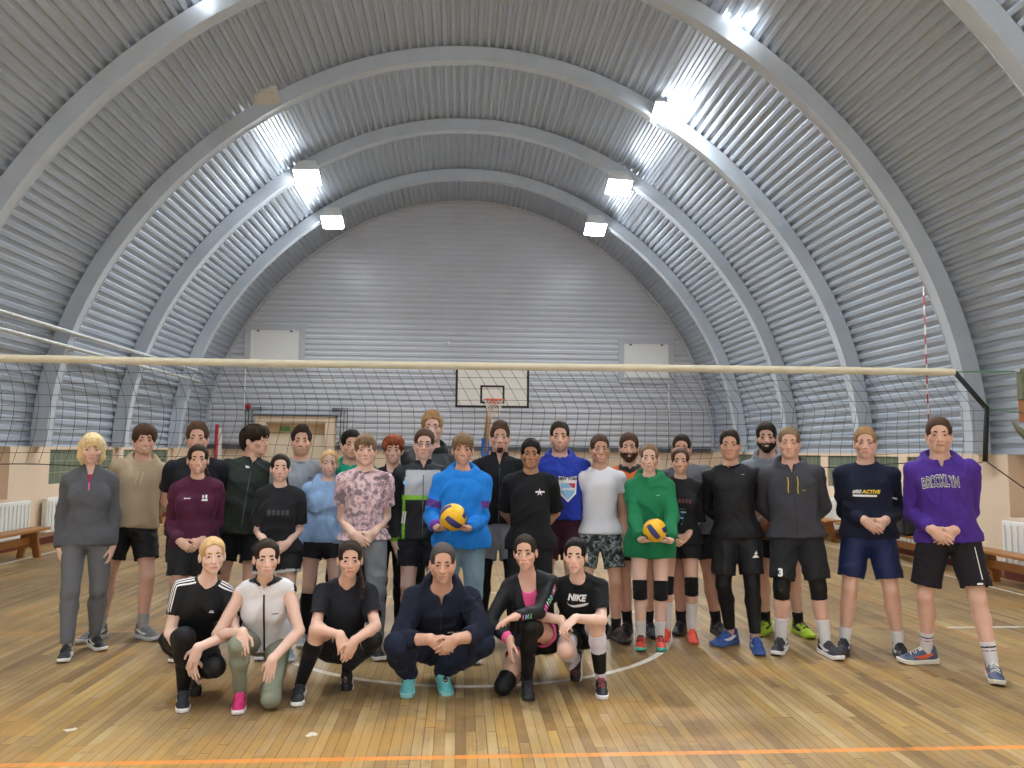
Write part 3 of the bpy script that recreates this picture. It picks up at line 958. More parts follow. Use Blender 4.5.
def loft(o, ax, lat, T, A, B, D=None, n=2.25, ends=True):
    """tube with super-elliptic sections: half widths A (along lat), half depths B, at heights T along ax from o"""
    o = np.asarray(o, float); ax = nrm(ax); lat = nrm(np.asarray(lat) - ax * (np.asarray(lat) @ ax)); dep = np.cross(ax, lat)
    T = np.asarray(T, float); A = np.asarray(A, float); B = np.asarray(B, float)
    D = np.zeros_like(T) if D is None else np.asarray(D, float)
    tt = np.linspace(T[0], T[-1], 40)
    def sm(Y):
        y = np.interp(tt, T, Y)
        for _ in range(3):
            y[1:-1] = (y[:-2] + 2 * y[1:-1] + y[2:]) / 4
        return y
    As, Bs, Ds = sm(A), sm(B), sm(D)
    m = max(A.max(), B.max()) + np.abs(D).max()
    p0, p1 = o + ax * T[0], o + ax * T[-1]
    lo = np.minimum(p0, p1) - m; hi = np.maximum(p0, p1) + m
    def fn(x, y, z):
        px, py, pz = x - o[0], y - o[1], z - o[2]
        u = px * ax[0] + py * ax[1] + pz * ax[2]
        l = px * lat[0] + py * lat[1] + pz * lat[2]
        w = px * dep[0] + py * dep[1] + pz * dep[2]
        u = np.asarray(u + 0 * l, f32)
        a = np.interp(u, tt, As); b = np.interp(u, tt, Bs); w = w - np.interp(u, tt, Ds)
        q = (np.abs(l / a) ** n + np.abs(w / b) ** n) ** (1 / n)
        d = (q - 1) * np.minimum(a, b)
        return np.maximum(d, np.maximum(T[0] - u, u - T[-1])) if ends else d
    return lo, hi, fn
def torus(c, nrml, R, r, sx=1.0):
    c = np.asarray(c, float); n = nrm(nrml)
    def fn(x, y, z):
        px, py, pz = x - c[0], y - c[1], z - c[2]
        h = px * n[0] + py * n[1] + pz * n[2]
        q = np.sqrt(np.maximum(px * px + py * py + pz * pz - h * h, 0)) - R
        return np.sqrt(q * q + h * h * sx) - r
    return c - R - r, c + R + r, fn

def axis_pts(lo, hi, coarse, fine=(), fh=0.0035):
    """grid line positions with finer spacing inside the given intervals"""
    out = [lo]
    x = lo
    iv = sorted(fine)
    while x < hi:
        h = coarse
        for a, b in iv:
            if a <= x < b:
                h = fh; break
            if x < a < x + coarse:
                h = max(fh, a - x)
        x += h
        out.append(x)
    return np.array(out)

def wob(P, seed, f=14.0):
    """smooth folds: sum of warped sines, about -1..1"""
    r = np.random.RandomState(seed)
    x = P * f
    for _ in range(2):
        q = x @ r.normal(0, 0.55, (3, 3)) + r.uniform(0, 6, 3)
        x = x + 0.9 * np.sin(q)
    a = r.normal(0, 1, (3, 4))
    return (np.sin(x @ a + r.uniform(0, 6, 4))).mean(1) * 1.6

def vnormals(P, Q):
    e1 = P[Q[:, 2]] - P[Q[:, 0]]; e2 = P[Q[:, 3]] - P[Q[:, 1]]
    fn = np.cross(e1, e2)
    N = np.zeros_like(P)
    for k in range(4):
        for a in range(3):
            N[:, a] += np.bincount(Q[:, k], fn[:, a], len(P))
    return N / (np.linalg.norm(N, axis=1)[:, None] + 1e-12)

def np_mesh(name, P, Q, mat, parent=None, colors=None):
    me = bpy.data.meshes.new(name)
    me.vertices.add(len(P)); me.vertices.foreach_set('co', P.astype(f32).ravel())
    me.loops.add(len(Q) * 4); me.loops.foreach_set('vertex_index', Q.astype(np.int32).ravel())
    me.polygons.add(len(Q)); me.polygons.foreach_set('loop_start', np.arange(0, len(Q) * 4, 4, dtype=np.int32))
    me.polygons.foreach_set('use_smooth', np.ones(len(Q), bool))
    me.update(calc_edges=True)
    if colors is not None:
        ca = me.color_attributes.new('col', 'FLOAT_COLOR', 'POINT')
        ca.data.foreach_set('color', np.concatenate([colors, np.ones((len(P), 1))], 1).astype(f32).ravel())
    me.materials.append(mat)
    o = bpy.data.objects.new(name, me)
    COL.objects.link(o)
    if parent is not None:
        o.parent = parent
    return o

# ------------------------------------------------------------------ figure materials
def m_cloth(name, rough=0.85, weave=220.0, bump=0.25, sheen=0.02):
    t = NT(name)
    a = t.n('ShaderNodeVertexColor'); a.layer_name = 'col'
    n = t.noise(t.coord(), 9.0, 3.0)
    n2 = t.noise(t.coord(), weave, 2.0)
    c = t.mix(t.math('MULTIPLY', n, 0.14), a.outputs[0], (0, 0, 0))
    c = t.mix(t.math('MULTIPLY', n2, 0.15), c, (0, 0, 0))
    t.set(**{'Base Color': c, 'Roughness': rough, 'Sheen Weight': sheen, 'Specular IOR Level': 0.25})
    t.bump(n2, bump, 0.002)
    return t.m
def m_camo(name, stops, scale):
    t = NT(name)
    c = t.coord()
    n = t.noise(c, scale, 4.0, 0.55)
    col = t.ramp(n, stops, 'CONSTANT')
    n2 = t.noise(t.comb(*[t.math('ADD', v, 7.3) for v in t.sep(c)[:3]]), scale * 1.7, 3.0)
    col = t.mix(t.math('MULTIPLY', t.math('GREATER_THAN', n2, 0.56), 0.6), col, stops[-1][1])
    t.set(**{'Base Color': col, 'Roughness': 0.85, 'Specular IOR Level': 0.25})
    return t.m
def m_skin():
    t = NT('skin')
    a = t.n('ShaderNodeVertexColor'); a.layer_name = 'col'
    n = t.noise(t.coord(), 30.0, 3.0)
    c = t.mix(t.math('MULTIPLY', n, 0.08), a.outputs[0], hexc('#9a5a48'))
    t.set(**{'Base Color': c, 'Roughness': 0.5, 'Specular IOR Level': 0.35, 'Subsurface Weight': 0.0})
    t.bump(n, 0.08, 0.002)
    return t.m
def m_hair():
    t = NT('hair')
    a = t.n('ShaderNodeVertexColor'); a.layer_name = 'col'
    x, y, z = t.sep(t.coord())[:3]
    n = t.noise(t.comb(t.math('MULTIPLY', x, 90.0), t.math('MULTIPLY', y, 60.0), t.math('MULTIPLY', z, 22.0)), 1.0, 4.0, 0.6)
    c = t.mix(n, t.mix(0.55, a.outputs[0], (0, 0, 0)), t.mix(1.0, a.outputs[0], (1.5, 1.45, 1.4), 'MULTIPLY'))
    t.set(**{'Base Color': c, 'Roughness': 0.7, 'Specular IOR Level': 0.12})
    t.bump(n, 0.5, 0.004)
    return t.m
def m_eye(name, iris):
    t = NT(name)
    x, y, z = t.sep(t.coord())[:3]
    r = t.math('SQRT', t.math('ADD', t.math('MULTIPLY', x, x), t.math('MULTIPLY', z, z)))
    c = t.ramp(t.math('DIVIDE', r, 0.0135), [(0.0, (0.005, 0.005, 0.005)), (0.25, iris), (0.64, hexc('#cfc8c2'))], 'CONSTANT')
    t.set(**{'Base Color': c, 'Roughness': 0.12})
    return t.m
M['cloth'] = m_cloth('cotton_cloth')
M['fleece'] = m_cloth('fleece_cloth', 0.95, 90.0, 0.5, 0.06)
M['sport'] = m_cloth('sports_polyester', 0.6, 300.0, 0.12, 0.0)
M['camo_pink'] = m_camo('pink_grey_camouflage', [(0.0, hexc('#7d7076')), (0.40, hexc('#bf9fa6')), (0.47, hexc('#d6bcbd')), (0.56, hexc('#a98f97')), (0.63, hexc('#6d6168'))], 13.0)
M['camo_grey'] = m_camo('grey_green_camouflage', [(0.0, hexc('#20252b')), (0.42, hexc('#4a5450')), (0.50, hexc('#8c939a')), (0.56, hexc('#39463c')), (0.64, hexc('#23282c'))], 15.0)
M['skin'] = m_skin()
M['hair'] = m_hair()
M['eye_blue'] = m_eye('blue_eye', hexc('#33404c'))
M['eye_brown'] = m_eye('brown_eye', hexc('#24160e'))
M['print_white'] = plain('white_print', hexc('#e6e6e6'), 0.6, 0, 0.01)
M['print_dark'] = plain('dark_print', hexc('#1c1730'), 0.7, 0, 0.01)
M['print_yellow'] = plain('yellow_print', hexc('#e2c52c'), 0.6, 0, 0.01)
M['print_pink'] = plain('pink_print', hexc('#f06aa8'), 0.6, 0, 0.01)
M['print_green'] = plain('green_print', hexc('#7fd08a'), 0.6, 0, 0.01)
M['print_red'] = plain('red_print', hexc('#c0304a'), 0.6, 0, 0.01)
M['print_blue'] = plain('pale_blue_print', hexc('#86b7dc'), 0.6, 0, 0.01)
M['print_faint'] = plain('faint_dark_print', hexc('#3c3c44'), 0.7, 0, 0.01)
M['print_maroon'] = plain('faded_maroon_print', hexc('#5a3238'), 0.7, 0, 0.01)
M['metal'] = plain('dark_metal', hexc('#55575a'), 0.3, 0.8)
M['gold'] = plain('pale_gold', hexc('#c8b48a'), 0.3, 0.7)

SKIN = {'fair': hexc('#dcb8a6'), 'mid': hexc('#d2aa96'), 'warm': hexc('#c69c86'), 'tan': hexc('#a98066'), 'pale': hexc('#e2c1b0')}
HAIR = {'blond': hexc('#c9a878'), 'platinum': hexc('#e0cd9e'), 'sand': hexc('#9a7a56'), 'brown': hexc('#4c3a2e'), 'dark': hexc('#30261f'), 'black': hexc('#1c1917'), 'red': hexc('#8a4c30'), 'grey': hexc('#4b4744'), 'ash': hexc('#7a6650')}

# ------------------------------------------------------------------ shoes: two shared prototypes (front = -y, origin under the ankle)
def build_shoe_meshes():
    g = Field(np.arange(-0.065, 0.066, 0.0042), np.arange(-0.235, 0.105, 0.0042), np.arange(-0.01, 0.15, 0.0042))
    g.add(cone(V(0, 0.045, 0.048), V(0, -0.05, 0.058), 0.034, 0.040), 0)
    g.add(cone(V(0, -0.05, 0.058), V(0.002, -0.13, 0.034), 0.040, 0.038), 0.02)
    g.add(flatcone(V(0.0, -0.12, 0.030), V(0.002, -0.175, 0.026), 0.046, 0.038, V(0, 0, 1), 0.75), 0.02)
    g.add(cone(V(0, 0.035, 0.06), V(0, 0.03, 0.098), 0.038, 0.041), 0.02)
    g.add(cone(V(0, -0.03, 0.075), V(0, -0.012, 0.112), 0.022, 0.020), 0.02)       # tongue
    g.sub(cone(V(0, 0.022, 0.095), V(0, 0.015, 0.15), 0.029, 0.034), 0.006)
    g.cut(V(0, 0, 0.028), V(0, 0, -1))
    up = g.mesh()
    g = Field(np.arange(-0.07, 0.071, 0.0042), np.arange(-0.24, 0.105, 0.0042), np.arange(-0.012, 0.06, 0.0042))
    def sole(x, y, z):
        def c2(ax, ay, bx, by, ra, rb):
            dx, dy = bx - ax, by - ay; L2 = dx * dx + dy * dy
            t = np.clip(((x - ax) * dx + (y - ay) * dy) / L2, 0, 1)
            return np.sqrt((x - ax - t * dx) ** 2 + (y - ay - t * dy) ** 2) - (ra + (rb - ra) * t)
        d = np.minimum(c2(0, 0.047, 0, -0.04, 0.044, 0.043), np.minimum(c2(0, -0.04, 0.002, -0.125, 0.043, 0.053), c2(0.002, -0.125, 0.002, -0.176, 0.053, 0.046)))
        top = 0.036 + 0.008 * np.clip((y - 0.02) / 0.05, 0, 1) + 0.012 * np.clip((-0.17 - y) / 0.04, 0, 1)
        bot = 0.0 + 0.016 * np.clip((-0.15 - y) / 0.06, 0, 1) ** 1.5
        h = np.maximum(z - top, bot - z)
        return np.maximum(d + 0.006, h + 0.006) * 0.5 + 0.5 * np.sqrt(np.maximum(d + 0.006, 0) ** 2 + np.maximum(h + 0.006, 0) ** 2) - 0.004
    g.add((V(-0.06, -0.22, 0), V(0.06, 0.09, 0.05), sole), 0)
    so = g.mesh()
    lc = MB()
    bv = BVHTree.FromPolygons([tuple(p) for p in up[0]], [tuple(q) for q in up[1]])
    def on(x, y, d=.0015):
        h = bv.ray_cast(Vector((x, y, .2)), Vector((0, 0, -1)))
        return (x, y, (h[0].z if h[0] else .05) + d)
    for k in range(5):
        y = -0.042 - k * 0.019
        lc.tube([on(x, y - abs(x) * .25 + (.004 if k % 2 else -.004) * x / .026) for x in (-.027, -.018, -.009, 0, .009, .018, .027)], 0.0036, 5)
    for s_ in (-1, 1):
        lc.tube([on(0, -.034), on(s_ * .012, -.042, .006), on(s_ * .026, -.046, .004), on(s_ * .018, -.058, .003), on(s_ * .004, -.046, .003)], 0.003, 5)
    return up, so, lc
_up, _so, _lc = build_shoe_meshes()
def base_mesh(name, P, Q):
    o = np_mesh(name, P, Q, M['white'])
    me = o.data
    bpy.data.objects.remove(o)
    return me
SHOE_UP = base_mesh('shoe_upper', *_up); SHOE_SOLE = base_mesh('shoe_sole', *_so)
_o = _lc.build('laces', M['white'], None, True); SHOE_LACE = _o.data; bpy.data.objects.remove(_o)
# side flash (a tapering stroke) laid on the outer and inner side of the upper
def shoe_flash():
    bv = BVHTree.FromPolygons([tuple(p) for p in _up[0]], [tuple(q) for q in _up[1]])
    mb = MB()
    for s in (-1, 1):
        n = 12
        pts = []
        for i in range(n + 1):
            t = i / n
            y = -0.11 + 0.135 * t; zc = 0.044 + 0.030 * t ** 1.6 + 0.012 * (1 - t) ** 3
            wd = 0.013 * math.sin(PI * min(1, 0.12 + 0.88 * (1 - t))) + 0.0015
            for zz in (zc - wd, zc, zc + wd):
                h = bv.ray_cast(Vector((s * 0.2, y, zz)), Vector((-s, 0, 0)))
                pts.append((h[0].x + s * 0.0016 if h[0] else s * 0.04, y, zz))
        fs = []
        for i in range(n):
            for k in range(2):
                q = (i * 3 + k, i * 3 + k + 1, i * 3 + k + 4, i * 3 + k + 3)
                fs.append(q if s > 0 else q[::-1])
        mb.add(pts, fs)
    o = mb.build('side_flash', M['white'], None, True)
    me = o.data; bpy.data.objects.remove(o)
    return me
SHOE_FLASH = shoe_flash()
def tinted(name, rgb, rough=0.6):
    key = 'shoe_' + name
    if key not in M:
        M[key] = plain(name + '_shoe', rgb, rough, 0, 0.08, 40, 0.1)
    return M[key]
def shared(name, me, mat, parent):
    o = bpy.data.objects.new(name, me)
    COL.objects.link(o)
    o.material_slots[0].link = 'OBJECT'
    o.material_slots[0].material = mat
    o.parent = parent
    return o
_bm = bmesh.new()
bmesh.ops.create_uvsphere(_bm, u_segments=16, v_segments=10, radius=0.0135)
EYE_ME = bpy.data.meshes.new('eye'); _bm.to_mesh(EYE_ME); _bm.free()
EYE_ME.polygons.foreach_set('use_smooth', [True] * len(EYE_ME.polygons)); EYE_ME.materials.append(M['eye_blue'])
# ------------------------------------------------------------------ one figure
def ik(a, c, l1, l2, pole):
    a = np.asarray(a, float); c = np.asarray(c, float)
    d = np.linalg.norm(c - a); u = (c - a) / d
    if d > (l1 + l2) * 0.998:
        c = a + u * (l1 + l2) * 0.998; d = np.linalg.norm(c - a)
    x = (l1 * l1 - l2 * l2 + d * d) / (2 * d)
    hh = math.sqrt(max(l1 * l1 - x * x, 0))
    p = np.asarray(pole, float); p = nrm(p - u * (p @ u))
    return a + u * x + p * hh, c

def rotz(a):
    c, s = math.cos(a), math.sin(a)
    return np.array([[c, -s, 0], [s, c, 0], [0, 0, 1.0]])
def rotx(a):
    c, s = math.cos(a), math.sin(a)
    return np.array([[1, 0, 0], [0, c, -s], [0, s, c]], float)
def roty(a):
    c, s = math.cos(a), math.sin(a)
    return np.array([[c, 0, s], [0, 1, 0], [-s, 0, c]], float)

TORSO = {
    'M': dict(T=(-.17, -.08, 0, .15, .35, .55, .75, .90, 1.0), A=(.060, .086, .093, .089, .081, .086, .092, .076, .042), B=(.050, .064, .066, .062, .058, .063, .064, .050, .036), D=(.006, .008, .008, .002, -.004, -.004, -.002, .004, .006)),
    'F': dict(T=(-.17, -.08, 0, .15, .35, .55, .75, .90, 1.0), A=(.058, .088, .097, .090, .071, .073, .078, .064, .036), B=(.052, .066, .068, .060, .051, .055, .056, .044, .034), D=(.008, .010, .010, .002, -.004, -.004, -.002, .004, .006)),
}

class Fig:
    pass

def hand_frame(F, sd):
    return F.hand[sd]

def make_joints(sp):
    """joints in the figure's own frame (front -y, left +x)"""
    F = Fig()
    h = sp['h']; sex = sp.get('sex', 'M')
    F.h, F.sex, F.bw = h, sex, sp.get('bw', 1.0)
    F.s = h / 1.80
    F.sole = 0.085 * F.s
    g = lambda q: np.asarray(q, float)
    F.an, F.kn, F.hip, F.sh, F.el, F.wr, F.toe, F.hand = {}, {}, {}, {}, {}, {}, {}, {}
    yr = sp.get('twist', 0.0)
    if sp['pose'] == 'stand':
        F.pel = V(sp.get('px', 0.0), sp.get('py', 0.0), 0.518 * h + 0.02)
        F.neck = V(sp.get('px', 0.0) * 0.6 + sp.get('nx', 0.0), sp.get('ny', 0.01), 0.822 * h + 0.025)
        F.head = F.neck + V(sp.get('hx', 0.0), -0.022 + sp.get('hy', 0.0), 0.098 * h)
    else:
        F.pel, F.neck, F.head = g(sp['pel']), g(sp['neck']), g(sp['head'])
    F.ax = nrm(F.neck - F.pel); F.Lt = np.linalg.norm(F.neck - F.pel)
    lat = g(sp.get('lat', (1, 0, 0)))
    F.lat = nrm(lat - F.ax * (lat @ F.ax)); F.dep = np.cross(F.ax, F.lat)
    hl = g(sp.get('hiplat', lat)); F.hlat = nrm(hl - F.ax * (hl @ F.ax))
    sw = (0.099 if sex == 'M' else 0.088) * h * F.bw ** 0.6
    for sd, sg in (('R', -1), ('L', 1)):
        F.hip[sd] = F.pel + F.hlat * sg * (0.050 if sex == 'M' else 0.053) * h
        F.sh[sd] = F.neck + F.lat * sg * sw - F.ax * 0.046 * h + g(sp.get('sh' + sd, (0, 0, 0)))
        if sp['pose'] == 'stand':
            fx, fy, fa = sp['feet'][0 if sd == 'R' else 1]
            F.toe[sd] = fa
            an = V(fx, fy, F.sole)
            kp = V(math.sin(fa) * 0.7, -1, 0)
            F.kn[sd], F.an[sd] = ik(F.hip[sd], an, 0.247 * h, 0.243 * h, kp)
            F.an[sd] = an
        else:
            F.kn[sd], F.an[sd], F.toe[sd] = g(sp['kn' + sd]), g(sp['an' + sd]), sp['toe' + sd]
    # arms
    la, lf = 0.172 * h, 0.150 * h
    arms = sp.get('arms', 'side')
    if isinstance(arms, str):
        arms = (arms, {})
    kind, ar = arms
    front = -(0.064 * h * F.bw + 0.055)
    for sd, sg in (('R', -1), ('L', 1)):
        k2 = ar.get('kind' + sd, kind)
        if k2 == 'side':
            w = F.sh[sd] + V(sg * 0.040, -0.03, -0.314 * h)
            pole, d, n = V(sg * 0.25, 1, 0), V(-sg * 0.10, -0.12, -1), V(-sg, 0.25, 0)
            curl = 0.45
        elif k2 == 'front':
            c = V(ar.get('x', 0.0) + sp.get('px', 0), front + ar.get('dy', 0), ar.get('z', 0.50 * h))
            w = c + V(sg * 0.080, (-0.012 if sd == 'R' else 0.016) + 0.02, 0.045)
            pole, d, n = V(sg * .42, 1, -0.4), V(-sg * 0.72, -0.10, -0.62), V(0, 1, 0.05)
            curl = 0.55
        elif k2 == 'back':
            w = V(sg * 0.05 + sp.get('px', 0), 0.075 * h + 0.05, 0.53 * h)
            pole, d, n = V(sg, 0.5, -0.1), V(-sg, 0.1, -0.45), V(0, -1, 0)
            curl = 0.5
        elif k2 == 'ball':
            c = g(ar['c'])
            w = c + V(sg * 0.115, 0.045, -0.085)
            pole, d, n = V(sg * .45, 1, -0.5), V(-sg * 0.86, -0.48, -0.05), V(0, 0.12, 1)
            curl = 0.35
        else:
            w, pole, d, n = (g(q) for q in ar[sd][:4])
            curl = ar[sd][4] if len(ar[sd]) > 4 else 0.5
        F.el[sd], F.wr[sd] = ik(F.sh[sd], w, la, lf, pole)
        d = nrm(d); n = nrm(np.asarray(n) - d * (np.asarray(n) @ d))
        th = np.cross(d, n) * (1 if sd == 'R' else -1)
        F.hand[sd] = (d, n, th, curl)
    # head frame: yaw (+ turns to the figure's left), pitch (+ looks down), tilt (+ leans to its left)
    F.HR = rotz(sp.get('hyaw', 0.0)) @ rotx(sp.get('hpitch', 0.0)) @ roty(sp.get('htilt', 0.0))
    F.hs = h * 0.137 / 0.227 * sp.get('headk', 1.0)
    return F

def leg_prims(F, sd, e0=0.0, e1=0.0, e2=0.0, t0=0.0):
    """thigh, calf cones with ease at hip, knee and ankle"""
    h = F.h; k = (0.97 if F.sex == 'F' else 1.0) * F.bw ** 0.5
    hip, kn, an = F.hip[sd], F.kn[sd], F.an[sd]
    back = np.cross(nrm(an - kn), F.hlat)
    back = back if back @ F.dep > 0 or True else -back
    # the calf bulges away from the knee's bend
    u = nrm(an - hip); off = kn - (hip + u * ((kn - hip) @ u))
    bk = -nrm(off) if np.linalg.norm(off) > 0.01 else F.dep
    c = kn + (an - kn) * 0.30 + bk * 0.010 * h
    return [cone(hip, kn, 0.053 * h * k + e0, 0.0315 * h * k + e1), cone(kn, c, 0.0305 * h * k + e1, 0.0325 * h * k + e1), cone(c, an, 0.0325 * h * k + e1, 0.0195 * h * k + e2)]

def arm_r(F):
    k = (0.86 if F.sex == 'F' else 1.0) * F.bw ** 0.5
    return 0.031 * F.h * k, 0.0240 * F.h * k, 0.0165 * F.h * k

def torso_loft(F, e, T=None, over=None, ek=0.0, n=2.3):
    t = TORSO[F.sex]
    T0 = np.array(t['T']); A = np.array(t['A']) * F.h * F.bw; B = np.array(t['B']) * F.h * F.bw; D = np.array(t['D']) * F.h
    if over:
        T0, A, B, D = over(F, T0, A, B, D)
    return loft(F.pel, F.ax, F.lat, T0 * F.Lt, A + e, B + e, D, n)

def head_pt(F, p):
    return F.head + F.HR @ (np.asarray(p, float) * F.hs)

def add_head(G, F, sp):
    H, hs, R = (lambda *p: head_pt(F, p)), F.hs, F.HR
    fem = F.sex == 'F'
    jw = sp.get('jaw', 1.0) * (0.88 if fem else 1.0)
    E = lambda c, r, k=0.02: G.add(ell(H(*c), np.array(r) * hs, R), k * hs)
    nb = F.neck - F.ax * 0.02 * F.h
    nr = 0.049 if fem else 0.060
    G.add(cone(nb, H(0, 0.020, -0.05), nr * F.s * 1.12, nr * hs * 0.98), 0.03)
    E((0, .012, .035), (.074, .093, .082), 0.03)
    E((0, -.022, -.028), (.060 * jw, .066, .078), 0.03)
    for s in (-1, 1):
        G.add(cone(H(s * .046 * jw, .0, -.050), H(s * .012 * jw, -.066, -.090 + (.003 if fem else 0)), (.018 if fem else .022) * hs, (.015 if fem else .018) * hs), 0.025 * hs)
        E((s * .043, -.056, -.026), (.021, .021, .020), 0.02)
    E((0, -.074, -.096), (.019 * jw, .016, .014), 0.02)
    br = (.0085 if fem else .0125) * hs
    G.add(cone(H(-.036, -.078, .020), H(.036, -.078, .020), br, br), 0.015 * hs)
    E((0, -.060, .055), (.052, .032, .040), 0.03)
    for s in (-1, 1):
        G.sub(ell(H(s * .032, -.100, -.001), np.array((.017, .014, .010)) * hs, R), 0.014 * hs)
        G.add(ell(H(s * .031, -.0735, -.001), np.array((.0165, .0165, .0155)) * hs, R), 0.006 * hs)
    nl = sp.get('nose', 0.93 if fem else 1.0)
    G.add(cone(H(0, -.086, .006), H(0, -.108 * (0.5 + nl / 2), -.034), (.007 if fem else .0085) * hs, (.0105 if fem else .0125) * hs), 0.012 * hs)
    for s in (-1, 1):
        E((s * .0125, -.092, -.037), (.0085, .010, .0085), 0.008)
    # mouth
    sm = sp.get('smile', 0.0)
    E((0, -.083, -.066), (.026 + .004 * sm, .014, .017), 0.02)
    for s in (-1, 1):
        G.add(cone(H(0, -.0965, -.0605), H(s * (.020 + .005 * sm), -.086, -.0635 + .006 * sm), .0052 * hs, .003 * hs), 0.006 * hs)
        G.add(cone(H(0, -.0955, -.0735), H(s * (.019 + .005 * sm), -.085, -.067 + .006 * sm), .0065 * hs, .003 * hs), 0.006 * hs)
    if sm < 0.6:
        for s in (-1, 1):
            G.sub(cone(H(0, -.103, -.0665), H(s * (.022 + .005 * sm), -.091, -.0655 + .006 * sm), .0026 * hs, .002 * hs), 0.003 * hs)
    # ears
    for s in (-1, 1):
        Re = R @ rotz(-s * 0.35)
        G.add(ell(H(s * .0765, .012, -.012), np.array((.008, .019, .031)) * hs, Re), 0.008 * hs)
        G.sub(ell(H(s * .086, .006, -.008), np.array((.007, .010, .018)) * hs, Re), 0.004 * hs)
    # eyelids opened along an almond
    for s in (-1, 1):
        G.sub(ell(H(s * .031, -.100, .0005), np.array((.0145, .022, .0056 if fem else .0048)) * hs, R @ roty(s * 0.08)), 0.002 * hs)

def add_hand(G, F, sd):
    W = F.wr[sd]; d, n, th, curl = F.hand[sd]
    s = F.s * (0.93 if F.sex == 'F' else 1.02)
    R = np.stack([th, d, n], 1)
    G.add(flatcone(W - d * 0.01, W + d * 0.03 * s, 0.025 * s, 0.032 * s, n, 0.62), 0.02)
    G.add(ell(W + d * 0.055 * s, np.array((0.040, 0.050, 0.0155)) * s, R), 0.015)
    for o, b, L, r, c0 in ((.029, .084, .070, .0090, 0.0), (.0095, .090, .079, .0092, .05), (-.0105, .087, .073, .0088, .12), (-.029, .078, .057, .0078, .2)):
        p = W + (d * b + th * o) * s
        a = curl * 0.55 + c0 * curl
        sp_ = th * (o * 2.2)
        q0 = p - d * 0.02 * s
        for seg, (fr, ca) in enumerate(((0.45, 1.0), (0.31, 1.9), (0.24, 2.5))):
            dd = nrm(d * math.cos(a * ca) + n * math.sin(a * ca) + sp_)
            q1 = p + dd * L * s * fr
            G.add(cone(q0 if seg == 0 else p, q1, (r - .0006 * seg) * s, (r - .0006 * (seg + 1)) * s), 0.004 if seg == 0 else 0.003)
            p = q1
    p0 = W + (d * 0.020 + th * 0.024 + n * 0.004) * s
    p1 = p0 + nrm(th * 0.75 + d * 0.75 + n * 0.35) * 0.045 * s
    p2 = p1 + nrm(th * 0.25 + d * 1.0 + n * 0.45) * 0.030 * s
    p3 = p2 + nrm(th * 0.05 + d * 1.0 + n * 0.5) * 0.024 * s
    G.add(cone(p0, p1, .0135 * s, .0112 * s), 0.010); G.add(cone(p1, p2, .0108 * s, .0098 * s), 0.003); G.add(cone(p2, p3, .0098 * s, .0078 * s), 0.003)

